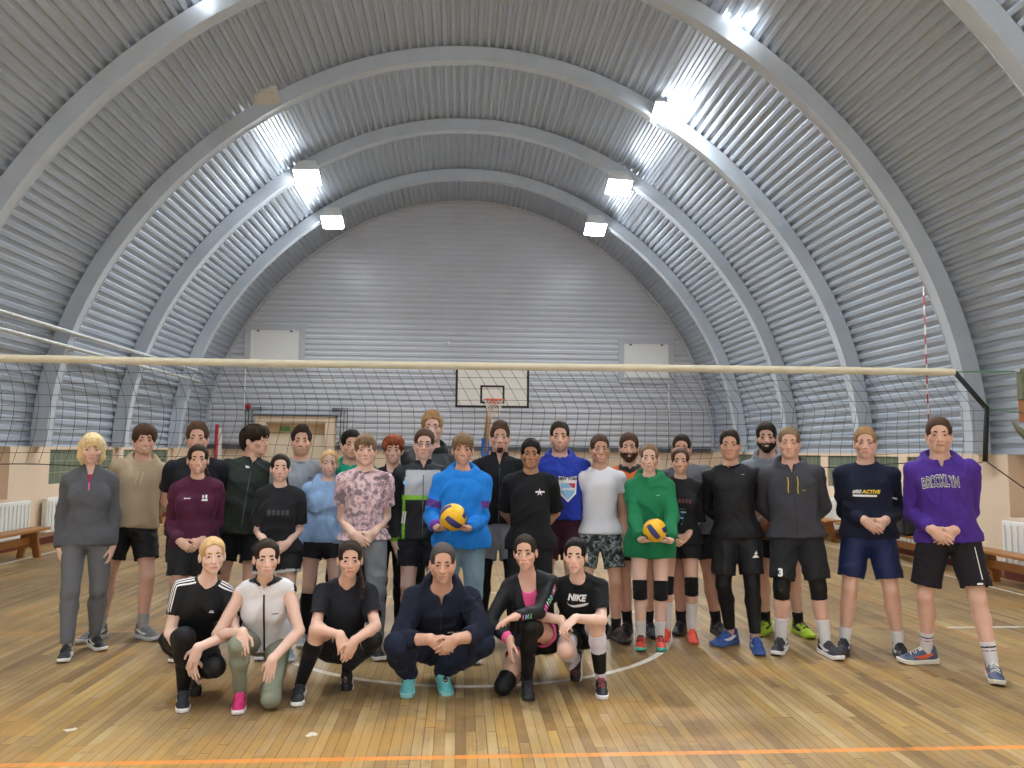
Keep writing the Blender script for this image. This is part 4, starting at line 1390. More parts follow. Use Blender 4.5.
def build_body(F, sp, root):
    h = F.h
    hl = head_pt(F, (0, 0, 0))
    fx, fy, fz = [(hl[0] - .088, hl[0] + .088)], [(hl[1] - .118, hl[1] + .02)], [(hl[2] - .125, hl[2] + .045)]
    boxes = [(hl - .13, hl + .13)]
    for sd in 'RL':
        W = F.wr[sd]; d = F.hand[sd][0]
        a, b = np.minimum(W, W + d * 0.17), np.maximum(W, W + d * 0.17)
        if not sp.get('hidehands'):
            fx.append((a[0] - .03, b[0] + .03)); fy.append((a[1] - .035, b[1] + .035)); fz.append((a[2] - .035, b[2] + .03))
        boxes.append((a - .06, b + .06))
    for q in (F.pel, F.neck, F.kn['R'], F.kn['L'], F.an['R'], F.an['L'], F.el['R'], F.el['L'], F.sh['R'], F.sh['L']):
        boxes.append((q - .13, q + .13))
    for sd in 'RL':
        t = F.toe[sd]
        boxes.append((F.an[sd] + V(math.sin(t), -math.cos(t), 0) * .15 - .08, F.an[sd] + .08))
    lo = np.min([b[0] for b in boxes], 0); hi = np.max([b[1] for b in boxes], 0)
    lo[2] = max(lo[2], 0.0)
    G = Field(axis_pts(lo[0], hi[0], .0085, fx, .0036), axis_pts(lo[1], hi[1], .0085, fy, .0036), axis_pts(lo[2], hi[2], .0085, fz, .0036))
    G.add(torso_loft(F, -0.004), 0)
    r0, r1, r2 = arm_r(F)
    if F.sex == 'F':
        for sg in (-1, 1):
            G.add(ell(F.pel + F.ax * F.Lt * .62 + F.lat * sg * .042 * h - F.dep * .036 * h, V(.034, .034, .036) * h, np.stack([F.lat, F.dep, F.ax], 1)), .03)
    for sd, sg in (('R', -1), ('L', 1)):
        G.add(cone(F.neck - F.ax * .032 * h + F.lat * sg * .03 * h, F.sh[sd], .028 * h, r0 * .98), .025)
        G.add(cone(F.neck + F.ax * .012 * h, F.neck - F.ax * .022 * h + F.lat * sg * .055 * h, .020 * h, .015 * h), .02)
        G.add(cone(F.sh[sd], F.el[sd], r0, r1), .03)
        m = F.el[sd] + (F.wr[sd] - F.el[sd]) * .3
        G.add(cone(F.el[sd], m, r1, r1 * 1.03), .012)
        G.add(cone(m, F.wr[sd], r1 * 1.03, r2 * 1.12), .012)
        for p in leg_prims(F, sd):
            G.add(p, .02)
        t = F.toe[sd]
        ft = F.an[sd] + V(math.sin(t) * .11, -math.cos(t) * .11, -.045) * F.s
        ft[2] = max(ft[2], .04)
        G.add(cone(F.an[sd] + (ft - F.an[sd]) * .12 - V(0, 0, .02) * F.s, ft, .024 * F.s, .018 * F.s), .01)
        add_hand(G, F, sd)
    add_head(G, F, sp)
    P, Q = G.mesh()
    # skin tone with lips, cheeks, and teeth of a smile
    base = np.array(SKIN[sp.get('skin', 'fair')])
    C = np.tile(base, (len(P), 1))
    L = (P - F.head) @ F.HR / F.hs
    def blend(c, r, col, k, soft=0.5):
        q = np.sqrt((((L - np.array(c)) / np.array(r)) ** 2).sum(1))
        m = np.clip((1.0 + soft - q) / soft, 0, 1)[:, None] * k
        C[:] = C * (1 - m) + np.array(col) * m
    lip = base * np.array((0.86, 0.58, 0.58)) if F.sex == 'F' else base * np.array((0.86, 0.70, 0.68))
    sm = sp.get('smile', 0.0)
    for s in (-1, 1):
        blend((s * .045, -.06, -.035), (.022, .03, .02), base * np.array((1.0, .86, .84)), .4, 1.0)
    blend((0, -.105, -.034), (.014, .02, .012), base * np.array((1.0, .84, .82)), .5, 1.0)
    blend((0, -.095, -.067 + .002 * sm), (.023 + .005 * sm, .02, .0095), lip, .9, .35)
    if sm >= 0.6:
        blend((0, -.098, -.0662), (.0185, .02, .0030), hexc('#d8d0c8'), .9, .4)
    else:
        blend((0, -.098, -.0668), (.021, .02, .0012), base * np.array((.42, .26, .25)), .9, .8)
    if sp.get('stubble'):
        blend((0, -.05, -.085), (.055, .07, .035), base * .62 + np.array(HAIR['dark']) * .25, sp['stubble'], .5)
    b = np_mesh('body', P, Q, M['skin'], root, C)
    return b

def head_part(name, G, F, root, col, seed=0, amp=0.0, stretch=(60, 40, 14)):
    P, Q = G.mesh()
    if amp > 0:
        N = vnormals(P, Q)
        P = P + N * (wob(P * np.array(stretch) / 14.0, seed, 14.0) * amp)[:, None]
    P = (P * F.hs) @ F.HR.T + F.head
    return np_mesh(name, P, Q, M['hair'], root, np.tile(np.array(col), (len(P), 1)))

def build_hair(F, sp, root):
    st = sp.get('hair', 'short'); col = HAIR[sp.get('hcol', 'brown')]
    seed = sp.get('seed', 1)
    G = Field(np.arange(-.125, .126, .0045), np.arange(-.14, .175, .0045), np.arange(-.27 if st in ('side_tail', 'long', 'bob', 'tail') else -.12, .165, .0045))
    t = {'buzz': .0035, 'crop': .007, 'short': .011, 'quiff': .011, 'mop': .019, 'fringe': .015, 'side_tail': .008, 'tail': .007, 'bun': .007, 'bob': .017, 'pixie': .016, 'long': .012}[st]
    G.add(ell((0, .012, .036), (.074 + t * .85, .093 + t, .082 + t)), 0)
    G.add(ell((0, .062, -.03), (.052 + t * .6, .045 + t * .6, .06)), .03)
    G.add(ell((0, -.056, .056), (.054 + t, .034 + t, .042 + t)), .03)
    if st in ('short', 'quiff', 'crop'):
        G.add(ell((0, -.006, .078), (.060, .078, .045 + t * .5)), .02)
    if st == 'quiff':
        G.add(ell((0.004, -.045, .112), (.050, .046, .026), rotx(0.35)), .02)
    if st in ('mop', 'pixie'):
        G.add(ell((0, -.012, .085), (.080, .090, .048)), .02)
        for s in (-1, 1):
            G.add(ell((s * .06, -.01, .05), (.032, .07, .05)), .02)
    # face opening, nape line, ears
    hl = sp.get('hairline', {'tail': .012, 'bun': .012, 'side_tail': .010, 'crop': .006, 'buzz': .008, 'quiff': .006}.get(st, 0.0))
    G.sub(ell((0, -.112, -.040 + hl), (.061, .062, .097)), .006)
    G.sub(ell((0, -.100, .028 + hl), (.054, .050, .035 if F.sex == 'M' else .036)), .006)
    if st in ('bob', 'long'):
        for s in (-1, 1):
            G.add(cone(V(s * .074, -.012, .04), V(s * .074, .0, -.06), .024, .024), .02)
            G.add(cone(V(s * .074, .0, -.06), V(s * .062, .008, -.112), .024, .012), .02)
        G.add(ell((0, .065, -.045), (.078, .05, .075)), .03)
    else:
        G.cut((0, -.045, -.004), (0, -.5, -.866))
        for s in (-1, 1):
            G.sub(ell((s * .084, .010, -.016), (.028, .021, .030)), .006)
    if st in ('fringe', 'mop', 'bob', 'pixie'):
        dz = {'fringe': 0.0, 'mop': .002, 'bob': -.006, 'pixie': .010}[st]
        G.add(ell((sp.get('part', 0.0), -.078, .068 + dz), (.060, .028, .036)), .015)
        for k in range(5):
            x = -.044 + k * .022
            G.add(cone(V(x * .8, -.088, .085), V(x * 1.06 + .006 * math.sin(k * 2.1 + seed), -.099 + abs(x) * .35, .034 + dz + .008 * math.sin(seed + k * 1.7)), .015, .007), .008)
        G.sub(ell((0, -.085, -.03 + dz * .3), (.052, .035, .055)), .006)
    if st in ('side_tail', 'tail'):
        G.add(cone(V(0, .10, .03), V(0, .118, .0), .022, .024), .015)
        sx = sp.get('tail_side', 1)
        if st == 'side_tail':
            pts = [V(0, .115, .0), V(sx * .05, .10, -.07), V(sx * .078, .045, -.13), V(sx * .086, -.02, -.19), V(sx * .080, -.055, -.245)]
        else:
            pts = [V(0, .118, .0), V(sx * .02, .135, -.07), V(sx * .03, .12, -.15), V(sx * .03, .11, -.22)]
        for i in range(len(pts) - 1):
            G.add(cone(pts[i], pts[i + 1], .024 - .003 * i, .023 - .004 * i), .01)
    if st == 'bun':
        G.add(ell((0, .105, .055), (.034, .030, .034)), .012)
    amp = {'buzz': .0006, 'crop': .0015, 'mop': .0065, 'pixie': .005, 'fringe': .0035, 'quiff': .004, 'short': .0028}.get(st, .0022)
    o = head_part('hair', G, F, root, col, seed, amp)
    # brows
    bc = np.array(col) * (0.42 if sp.get('hcol') in ('platinum', 'blond', 'sand') else 0.55)
    for s in (-1, 1):
        mb = MB()
        pts = [head_pt(F, (s * .013, -.0915, .0225)), head_pt(F, (s * .030, -.0905, .0250)), head_pt(F, (s * .046, -.077, .0215))]
        mb.tube([tuple(p) for p in pts], [.0052 * F.hs, .0056 * F.hs, .0028 * F.hs], 6)
        ob = mb.build('eyebrow', M['hair'], root, True)
        ca = ob.data.color_attributes.new('col', 'FLOAT_COLOR', 'POINT')
        for q in ca.data:
            q.color = (*bc, 1)
        e = bpy.data.objects.new('eye', EYE_ME)
        COL.objects.link(e); e.parent = root
        R4 = Matrix([list(r) for r in F.HR]).to_4x4()
        e.matrix_local = Matrix.Translation(Vector(head_pt(F, (s * .031, -.0735, 0)))) @ R4 @ Matrix.Scale(F.hs * 1.12, 4)
        if sp.get('eyes') == 'brown':
            e.material_slots[0].link = 'OBJECT'; e.material_slots[0].material = M['eye_brown']
    bd = sp.get('beard')
    if bd:
        G = Field(np.arange(-.085, .086, .004), np.arange(-.125, .05, .004), np.arange(-.15, .02, .004))
        t = .006 if bd == 'full' else .003
        G.add(ell((0, -.022, -.028), (.060 + t, .066 + t, .078 + t)), 0)
        for s in (-1, 1):
            G.add(cone(V(s * .046, .0, -.052), V(s * .012, -.066, -.092), .023 + t, .020 + t), .02)
        G.add(ell((0, -.074, -.098), (.022 + t, .018 + t, .018 + t)), .02)
        G.add(ell((0, -.083, -.066), (.030, .015 + t, .021)), .015)
        G.sub(ell((0, -.07, -.005), (.056, .085, .046)), .006)       # cheeks stay bare
        G.sub(ell((0, -.10, -.067), (.020, .03, .0085)), .003)      # lips
        G.cut((0, .012, 0), (0, 1, 0.15))
        if bd == 'goatee':
            G.F = np.maximum(G.F, (np.abs(G.x)[:, None, None] - .024 + 0 * G.y[None, :, None] + 0 * G.z[None, None, :]).astype(f32))
            G.cut((0, 0, -.078), (0, 0, 1))
        head_part('beard', G, F, root, np.array(col) * .8, seed, .0015)
    return o

def cloth(name, G, sp, root, mat, paint, seed, amp=.0035, freq=13.0):
    P, Q = G.mesh()
    amp *= 1.45; freq *= 1.2
    if amp > 0 and len(P):
        N = vnormals(P, Q)
        dd = wob(P, seed, freq) * amp + (.45 - np.abs(wob(P * np.array((1, 1, .8)), seed + 7, freq * .9))) * amp * 1.9
        P = P + N * np.maximum(dd, -.0045)[:, None]
    C = paint(P)
    o = np_mesh(name, P, Q, M[mat], root, C)
    o['_'] = 0; del o['_']
    return o, P, Q

def limb_t(P, a, b):
    ba = b - a
    t = ((P - a) @ ba) / (ba @ ba)
    d = np.linalg.norm(P - (a + np.clip(t, 0, 1)[:, None] * ba), axis=1)
    return t, d

def wedge(F, op, gape):
    """front opening: a V that widens from op below the neck up to the collar"""
    o = F.neck
    lo = o - op - .15; hi = o + op * 0 + .18
    def fn(x, y, z):
        px, py, pz = x - o[0], y - o[1], z - o[2]
        u = px * F.ax[0] + py * F.ax[1] + pz * F.ax[2]
        l = px * F.lat[0] + py * F.lat[1] + pz * F.lat[2]
        w = px * F.dep[0] + py * F.dep[1] + pz * F.dep[2]
        wd = gape * np.clip((u + op) / (op + .05), 0, 1.3)
        return np.maximum(np.maximum(np.abs(l) - wd, np.maximum(w + .01, -.165 - w)), -(u + op)) * .8
    return lo, hi, fn

def build_top(F, sp, root):
    tp = sp['top']; h = F.h
    kind = tp['kind']; e = tp.get('ease', .014); se = tp.get('sease', e * .8)
    sleeve = tp.get('sleeve', 'short'); hem = tp.get('hem', -.05)     # in torso lengths
    r0, r1, r2 = arm_r(F)
    pts = [F.pel, F.neck, F.head, F.sh['R'], F.sh['L'], F.el['R'], F.el['L']]
    if sleeve == 'long':
        pts += [F.wr['R'], F.wr['L']]
    pad = .17
    lo = np.min(pts, 0) - pad; hi = np.max(pts, 0) + pad
    hi[2] = min(hi[2], F.neck[2] + .16); lo[2] = max(0.02, lo[2])
    s = .0075
    G = Field(np.arange(lo[0], hi[0], s), np.arange(lo[1], hi[1], s), np.arange(lo[2], hi[2], s))
    gather = tp.get('gather', 0)
    wf = tp.get('straight', 1.0)
    def over(F_, T, A, B, D):
        A, B = A.copy(), B.copy()
        # loose cloth hangs straight from the chest
        i = T < .60
        A[i] = np.maximum(A[i], A[i] + wf * (np.interp(.60, T, A) * .99 - A[i]) * (A[i] < np.interp(.60, T, A)))
        B[i] = np.maximum(B[i], B[i] + wf * (np.interp(.60, T, B) * 1.04 - B[i]) * (B[i] < np.interp(.60, T, B) * 1.04))
        T2 = np.concatenate([[hem], T[T > hem + .02]]); f = lambda Y: np.interp(T2, T, Y)
        A, B, D = f(A), f(B), f(D)
        if hem < T[0]:
            A[0] = A[1]; B[0] = B[1]
        lowi = T2 < 0
        lowi = T2 < .12
        be = sp['bottom'].get('ease', .012)
        if hem < .08:
            A[lowi] = np.maximum(A[lowi], .1045 * h * max(1.0, F.bw) ** .7 + be + .014 - e * .6); B[lowi] = np.maximum(B[lowi], .070 * h * max(1.0, F.bw) + be + .010 - e * .6)
        bel = tp.get('belly', 0.0)
        B = B + bel * np.exp(-((T2 - .25) / .22) ** 2); D = D - bel * .5 * np.exp(-((T2 - .25) / .22) ** 2)
        A = A + bel * .5 * np.exp(-((T2 - .2) / .25) ** 2)
        if gather:
            A = A + .010 * np.exp(-((T2 - hem - .16) / .10) ** 2); B = B + .012 * np.exp(-((T2 - hem - .16) / .10) ** 2)
        return T2, A, B, D
    G.add(torso_loft(F, e, over=over), 0)
    if F.sex == 'F':
        for sg in (-1, 1):
            G.add(ell(F.pel + F.ax * F.Lt * .60 + F.lat * sg * .042 * h - F.dep * .036 * h, V(.036, .034, .042) * h + e * .6, np.stack([F.lat, F.dep, F.ax], 1)), .05)
    # open hem
    T = TORSO[F.sex]
    G.cut(F.pel + F.ax * F.Lt * hem, -F.ax)
    if sp['pose'] == 'stand':
        hp = F.pel + F.ax * F.Lt * hem
        a0 = np.interp(max(hem, -.08), T['T'], T['A']) * h * F.bw; b0 = np.interp(max(hem, -.08), T['T'], T['B']) * h * F.bw
        # hands and legs keep the cavity narrower than the cloth
        G.sub(loft(hp - F.ax * .03, F.ax, F.lat, (0, .03, .055), (a0 + e - .006, a0 + e - .006, a0 * .5), (b0 + e - .006, b0 + e - .006, b0 * .5), None, 2.3), .004)
    for sd, sg in (('R', -1), ('L', 1)):
        G.add(cone(F.neck - F.ax * .032 * h + F.lat * sg * .03 * h, F.sh[sd], .030 * h + e * .6, r0 * 1.0 + se * .8), .03)
        if kind == 'vest':
            G.add(cone(F.neck - F.ax * .008 * h + F.lat * sg * .03 * h, F.neck - F.ax * .022 * h + F.lat * sg * .075 * h, .026 * h, .026 * h), .025)
        if True:
            G.add(cone(F.neck + F.ax * .004 * h, F.neck - F.ax * .018 * h + F.lat * sg * .065 * h, .019 * h + e * .4, .017 * h + e * .5), .025)
        if sleeve == 'none':
            continue
        if sleeve == 'short':
            L = tp.get('slen', .62)
            end = F.sh[sd] + (F.el[sd] - F.sh[sd]) * L
            G.add(cone(F.sh[sd], F.sh[sd] + (end - F.sh[sd]) * .35, r0 + se * .9, r0 + se), .03)
            G.add(cyl(F.sh[sd] + (end - F.sh[sd]) * .15, end, r0 + se * .95, r0 * .93 + se * 1.35), .012)
            u = nrm(end - F.sh[sd])
            G.sub(cyl(end - u * .045, end + u * .03, r0 * .93 + se * 1.35 - .010, r0 * .93 + se * 1.35 - .008), .003)
        else:
            md = F.sh[sd] + (F.el[sd] - F.sh[sd]) * .25
            G.add(cone(F.sh[sd], md, r0 + se * .85, r0 * .97 + se * .95), .03)
            G.add(cone(md, F.el[sd], r0 * .97 + se * .95, r1 + se * 1.1), .010)
            v = nrm(F.wr[sd] - F.el[sd])
            pu = tp.get('push', 0.0)        # sleeves pushed up the forearm
            end = F.wr[sd] - v * (pu + .005)
            rc = r2 + .010 if tp.get('cuff', 1) else r2 + se
            if pu:
                rc = r1 + .004
            G.add(cone(F.el[sd], end - v * .05, r1 + se * 1.1, (r2 + r1) / 2 + se * 1.0), .016)
            G.add(cyl(end - v * .055, end, rc + .004, rc), .012)
            G.sub(cyl(end - v * .025, end + v * .03, rc - .007, rc - .006), .002)
    # neck opening
    ncx = F.neck + F.ax * .015 * h - F.dep * .010
    nr = (.050 if F.sex == 'F' else .058) * F.s
    nk = tp.get('neck', 'crew')
    hv = nrm(head_pt(F, (0, .02, -.08)) - F.neck)
    if nk in ('crew', 'scoop', 'vee'):
        dz = {'crew': .000, 'scoop': -.030, 'vee': -.010}[nk]
        G.sub(ell(ncx - F.dep * .012 + hv * (dz + .035), V(nr + .016, nr + .016, .045), np.stack([F.lat, F.dep, F.ax], 1)), .004)
        G.sub(cone(ncx, ncx + hv * .15, nr + .010, nr + .03), .004)
        if nk == 'vee':
            for k in range(5):
                G.sub(cone(ncx - F.dep * (.035 + .012 * k) - F.ax * (.012 * k), ncx - F.dep * .16 - F.ax * (.012 * k), .036 - .007 * k, .036 - .007 * k), .003)
        if tp.get('collar_ring', 1) and nk == 'crew':
            G.add(torus(ncx - F.dep * .004 - F.ax * .006, nrm(F.ax - F.dep * .38), nr + .017, .0065), .004)
    elif nk in ('stand', 'polo'):
        top_ = .040 if nk == 'stand' else .030
        G.add(cyl(F.neck - F.ax * .02, F.neck + hv * (top_ + .015), nr + .020, nr + .016), .012)
        G.sub(cone(F.neck - F.ax * .005, F.neck + hv * .15, nr + .008, nr + .012), .003)
        op = tp.get('open', .05)
        if op:
            G.sub(wedge(F, op, tp.get('gape', .030)), .003)
    elif nk == 'hood':
        c = F.neck + F.ax * .004 * h + F.dep * .016
        G.add(torus(c, nrm(F.ax - F.dep * .62), .100 * F.s, .030 * F.s, .75), .018)
        G.add(torus(F.neck - F.ax * .012 * h + F.dep * .012, nrm(F.ax - F.dep * .70), .122 * F.s, .027 * F.s, .8), .010)
        G.add(ell(F.neck + F.dep * .095 * F.s + F.ax * .005, V(.110, .050, .065) * F.s, np.stack([F.lat, F.dep, F.ax], 1)), .03)
        G.sub(cone(F.neck - F.ax * .02, F.neck + hv * .18, nr + .012, nr + .055), .006)
        op = tp.get('open', .03)
        G.sub(wedge(F, op + .01, tp.get('gape', .022)), .006)
    elif nk == 'tank':
        G.sub(ell(ncx - F.dep * .02 + hv * .0, V(nr + .035, nr + .04, .085), np.stack([F.lat, F.dep, F.ax], 1)), .006)
    if tp.get('pocket'):
        G.add(loft(F.pel + F.ax * F.Lt * .02 - F.dep * (np.interp(.15, TORSO[F.sex]['T'], TORSO[F.sex]['B']) * h * F.bw + e + tp.get('belly', 0) * .9), F.ax, F.lat, (0, .03, .16, .19), (.115, .12, .085, .06), (.012, .014, .014, .008), None, 4.0), .006)
    col = np.array(hexc(tp['col']))
    def paint(P):
        C = np.tile(col, (len(P), 1))
        q = P - F.pel
        u = (q @ F.ax) / F.Lt; l = q @ F.lat; w = q @ F.dep
        td = np.maximum(np.abs(l) - .09 * h, 0)
        ctx = dict(u=u, l=l / h, w=w / h, P=P)
        for sd in 'RL':
            t1, d1 = limb_t(P, F.sh[sd], F.el[sd]); t2, d2 = limb_t(P, F.el[sd], F.wr[sd])
            arm = np.where(d1 <= d2, np.clip(t1, 0, 1), 1 + np.clip(t2, 0, 1.1))
            on = (np.minimum(d1, d2) < r0 + se * 1.6 + .012) & (np.abs(l) > (.085 if sd else 0) * h * F.bw * .9)
            ctx['arm' + sd] = np.where(on, arm, -1)
        for fn, c in tp.get('paint', ()):
            m = fn(ctx)
            C[m] = hexc(c)
        return C
    o, P, Q = cloth(tp.get('name', kind), G, sp, root, tp.get('mat', 'cloth'), paint, sp.get('seed', 1) + 50, min(tp.get('fold', .0038), e * .22), tp.get('ffreq', 13.0))
    F.top, F.topP, F.topQ = o, P, Q
    F.topbvh = BVHTree.FromPolygons(P.tolist(), Q.tolist())
    return o

def inner_top(F, root, col, u0=.45, neck='crew', name='undershirt'):
    lo = F.neck - .2; hi = F.neck + .16
    lo = np.minimum(lo, F.pel + F.ax * F.Lt * u0 - .2); hi = np.maximum(hi, F.pel + F.ax * F.Lt * u0 + .2)
    G = Field(*[np.arange(lo[i], hi[i], .007) for i in range(3)])
    G.add(torso_loft(F, .004), 0)
    h = F.h
    if F.sex == 'F':
        for sg in (-1, 1):
            G.add(ell(F.pel + F.ax * F.Lt * .60 + F.lat * sg * .042 * h - F.dep * .036 * h, V(.036, .034, .042) * h + .004, np.stack([F.lat, F.dep, F.ax], 1)), .05)
    for sg in (-1, 1):
        G.add(cone(F.neck + F.ax * .006 * h, F.neck - F.ax * .020 * h + F.lat * sg * .05 * h, .022 * h, .020 * h), .03)
    hv = nrm(head_pt(F, (0, .02, -.08)) - F.neck)
    nc = F.neck + F.ax * .012 * h - F.dep * .02
    if neck == 'crew':
        G.sub(ell(nc + hv * .025, V(.068, .070, .040), np.stack([F.lat, F.dep, F.ax], 1)), .004)
    else:
        G.sub(ell(nc - F.dep * .03 - F.ax * .03, V(.070, .085, .090), np.stack([F.lat, F.dep, F.ax], 1)), .004)
    G.sub(cone(nc, nc + hv * .15, .062, .08), .004)
    G.cut(F.pel + F.ax * F.Lt * u0, -F.ax)
    P, Q = G.mesh()
    return np_mesh(name, P, Q, M['cloth'], root, np.tile(np.array(hexc(col)), (len(P), 1)))

def build_bottom(F, sp, root):
    bt = sp['bottom']; h = F.h
    kind = bt['kind']; e = bt.get('ease', .012)
    pts = [F.pel, F.kn['R'], F.kn['L'], F.hip['R'], F.hip['L']]
    if kind != 'shorts':
        pts += [F.an['R'], F.an['L']]
    lo = np.min(pts, 0) - .16; hi = np.max(pts, 0) + .16; lo[2] = max(.02, lo[2])
    s = .0075
    G = Field(np.arange(lo[0], hi[0], s), np.arange(lo[1], hi[1], s), np.arange(lo[2], hi[2], s))
    T = np.array(TORSO[F.sex]['T'])
    def over(F_, T, A, B, D):
        T2 = np.array((-.17, -.08, 0, .10, .17))
        f = lambda Y: np.interp(T2, T, Y)
        A2, B2 = f(A), f(B)
        A2[3:] -= e * .9 + .004; B2[3:] -= e * .9 + .004
        return T2, A2, B2, f(D)
    G.add(loft(F.pel, F.ax, F.hlat, *[q for q in (lambda r: (r[0] * F.Lt, r[1] + e, r[2] + e, r[3]))(over(F, T, np.array(TORSO[F.sex]['A']) * h * F.bw, np.array(TORSO[F.sex]['B']) * h * F.bw, np.array(TORSO[F.sex]['D']) * h))]), 0)
    kk = (0.97 if F.sex == 'F' else 1.0) * F.bw ** 0.5
    for sd, sg in (('R', -1), ('L', 1)):
        hip, kn, an = F.hip[sd], F.kn[sd], F.an[sd]
        if kind == 'shorts':
            L = bt.get('len', .72); fl = bt.get('flare', .018)
            u = nrm(kn - hip)
            end = hip + (kn - hip) * L
            rl = .053 * h * kk + (.0315 - .053) * h * kk * L
            out = F.hlat * sg * .004
            G.add(cone(hip, hip + (end - hip) * .6, .053 * h * kk + e, (rl + .053 * h * kk) / 2 + e + fl * .4), .04)
            G.add(cyl(hip, end + out, .053 * h * kk + e, rl + e + fl), .012)
            G.sub(cyl(end + out - u * .05, end + out + u * .03, rl + e + fl - .010, rl + e + fl - .009), .003)
        else:
            e1 = bt.get('knee', e); e2 = bt.get('ankle', e)
            for p in leg_prims(F, sd, e, e1, e2):
                G.add(p, .03)
            u = nrm(an - kn)
            end = an - u * bt.get('up', 0.0)
            G.cut_at = None
            if bt.get('up', 0) > 0:
                # cropped above the ankle
                G.sub(cyl(end, an + u * .06, .09, .09), .002)
    col = np.array(hexc(bt['col']))
    def paint(P):
        C = np.tile(col, (len(P), 1))
        ctx = dict(P=P)
        for sd in 'RL':
            t1, d1 = limb_t(P, F.hip[sd], F.kn[sd])
            ctx['t' + sd] = np.where(d1 < .15, t1, -1); ctx['d' + sd] = d1
            ctx['x' + sd] = (P - F.hip[sd]) @ F.hlat
        for fn, c in bt.get('paint', ()):
            C[fn(ctx)] = hexc(c)
        return C
    o, P, Q = cloth(bt.get('name', kind), G, sp, root, bt.get('mat', 'cloth'), paint, sp.get('seed', 1) + 90, bt.get('fold', .003), 15.0)
    F.botbvh = BVHTree.FromPolygons(P.tolist(), Q.tolist())
    F.bot = o
    if bt.get('under'):
        leg_wear(F, sp, root, 'leggings', 0.0, .97, bt['under'], .003)
    return o

def leg_wear(F, sp, root, name, t0, t1, col, e, mat='sport', side='RL', thigh0=.35):
    """close-fitting sleeves on the legs; t counts 0 hip, 1 knee, 2 ankle"""
    for sd in side:
        hip, kn, an = F.hip[sd], F.kn[sd], F.an[sd]
        at = lambda t: hip + (kn - hip) * t if t <= 1 else kn + (an - kn) * (t - 1)
        a, b = t0, t1
        pts = [at(a), at(b), kn] if a < 1 < b else [at(a), at(b)]
        lo = np.min(pts, 0) - .10; hi = np.max(pts, 0) + .10; lo[2] = max(lo[2], .015)
        G = Field(*[np.arange(lo[i], hi[i], .006) for i in range(3)])
        for p in leg_prims(F, sd, e, e, e):
            G.add(p, .02)
        if b > 1.95:
            t = F.toe[sd]
            ft = an + V(math.sin(t) * .11, -math.cos(t) * .11, -.045) * F.s; ft[2] = max(ft[2], .04)
            G.add(cone(an + (ft - an) * .12 - V(0, 0, .02) * F.s, ft, .024 * F.s + e, .018 * F.s), .01)
        d0 = nrm(kn - hip) if a < 1 else nrm(an - kn)
        d1 = nrm(kn - hip) if b <= 1 else nrm(an - kn)
        G.cut(at(a), -d0)
        if b < 1.95:
            G.cut(at(b), d1)
        P, Q = G.mesh()
        if len(P):
            # bent knees: keep only the piece that belongs to this stretch of the leg
            np_mesh(name, P, Q, M[mat], root, np.tile(np.array(hexc(col)), (len(P), 1)))

def knee_pad(F, sp, root, sd, col):
    hip, kn, an = F.hip[sd], F.kn[sd], F.an[sd]
    a = kn + (hip - kn) * .17; b = kn + (an - kn) * .20
    h = F.h; k = F.bw ** .5
    lo = np.minimum(np.minimum(a, b), kn) - .11; hi = np.maximum(np.maximum(a, b), kn) + .11
    G = Field(*[np.arange(lo[i], hi[i], .006) for i in range(3)])
    G.add(cyl(a, kn, .037 * h * k, .035 * h * k), 0); G.add(cyl(kn, b, .035 * h * k, .0355 * h * k), .015)
    u = nrm(an - hip); off = kn - (hip + u * ((kn - hip) @ u))
    fw = nrm(off) if np.linalg.norm(off) > .012 else -F.dep
    G.add(ell(kn + fw * .022, (.040, .040, .062)), .02)
    P, Q = G.mesh()
    np_mesh('knee_pad', P, Q, M['fleece'], root, np.tile(np.array(hexc(col)), (len(P), 1)))

def build_shoes(F, sp, root):
    sh = sp['shoes']
    cu, cs, cf, clc = sh
    for sd, sg in (('R', -1), ('L', 1)):
        s = F.s * sp.get('shoek', 1.0) * (0.96 if F.sex == 'F' else 1.03)
        an = F.an[sd]
        # heel lift from the ankle height, ball of the foot on the floor
        best = 0.0
        for i in range(100):
            a = i * .012
            if .085 * s * math.cos(a) + .13 * s * math.sin(a) <= an[2] + .001:
                best = a
        if an[2] < .085 * s * 1.04:
            best = 0.0
        if ('pitch' + sd) in sp:
            best = sp['pitch' + sd]
        Rm = rotz(F.toe[sd]) @ rotx(best)
        pos = an - Rm @ V(0, 0, .085 * s)
        if best == 0.0:
            pos[2] = 0.0
        M4 = Matrix.Translation(Vector(pos)) @ Matrix([list(r) for r in Rm]).to_4x4() @ Matrix.Scale(s, 4)
        cols = sh if not isinstance(cu, dict) else (cu[sd], cs, cf, clc)
        u = shared('shoe', SHOE_UP, tinted('c' + cols[0].strip('#'), hexc(cols[0])), root)
        u.matrix_local = M4
        shared('sole', SHOE_SOLE, tinted('c' + cs.strip('#'), hexc(cs), .5), u)
        if cf:
            shared('side_flash', SHOE_FLASH, tinted('c' + cf.strip('#'), hexc(cf), .5), u)
        shared('laces', SHOE_LACE, tinted('c' + clc.strip('#'), hexc(clc), .8), u)

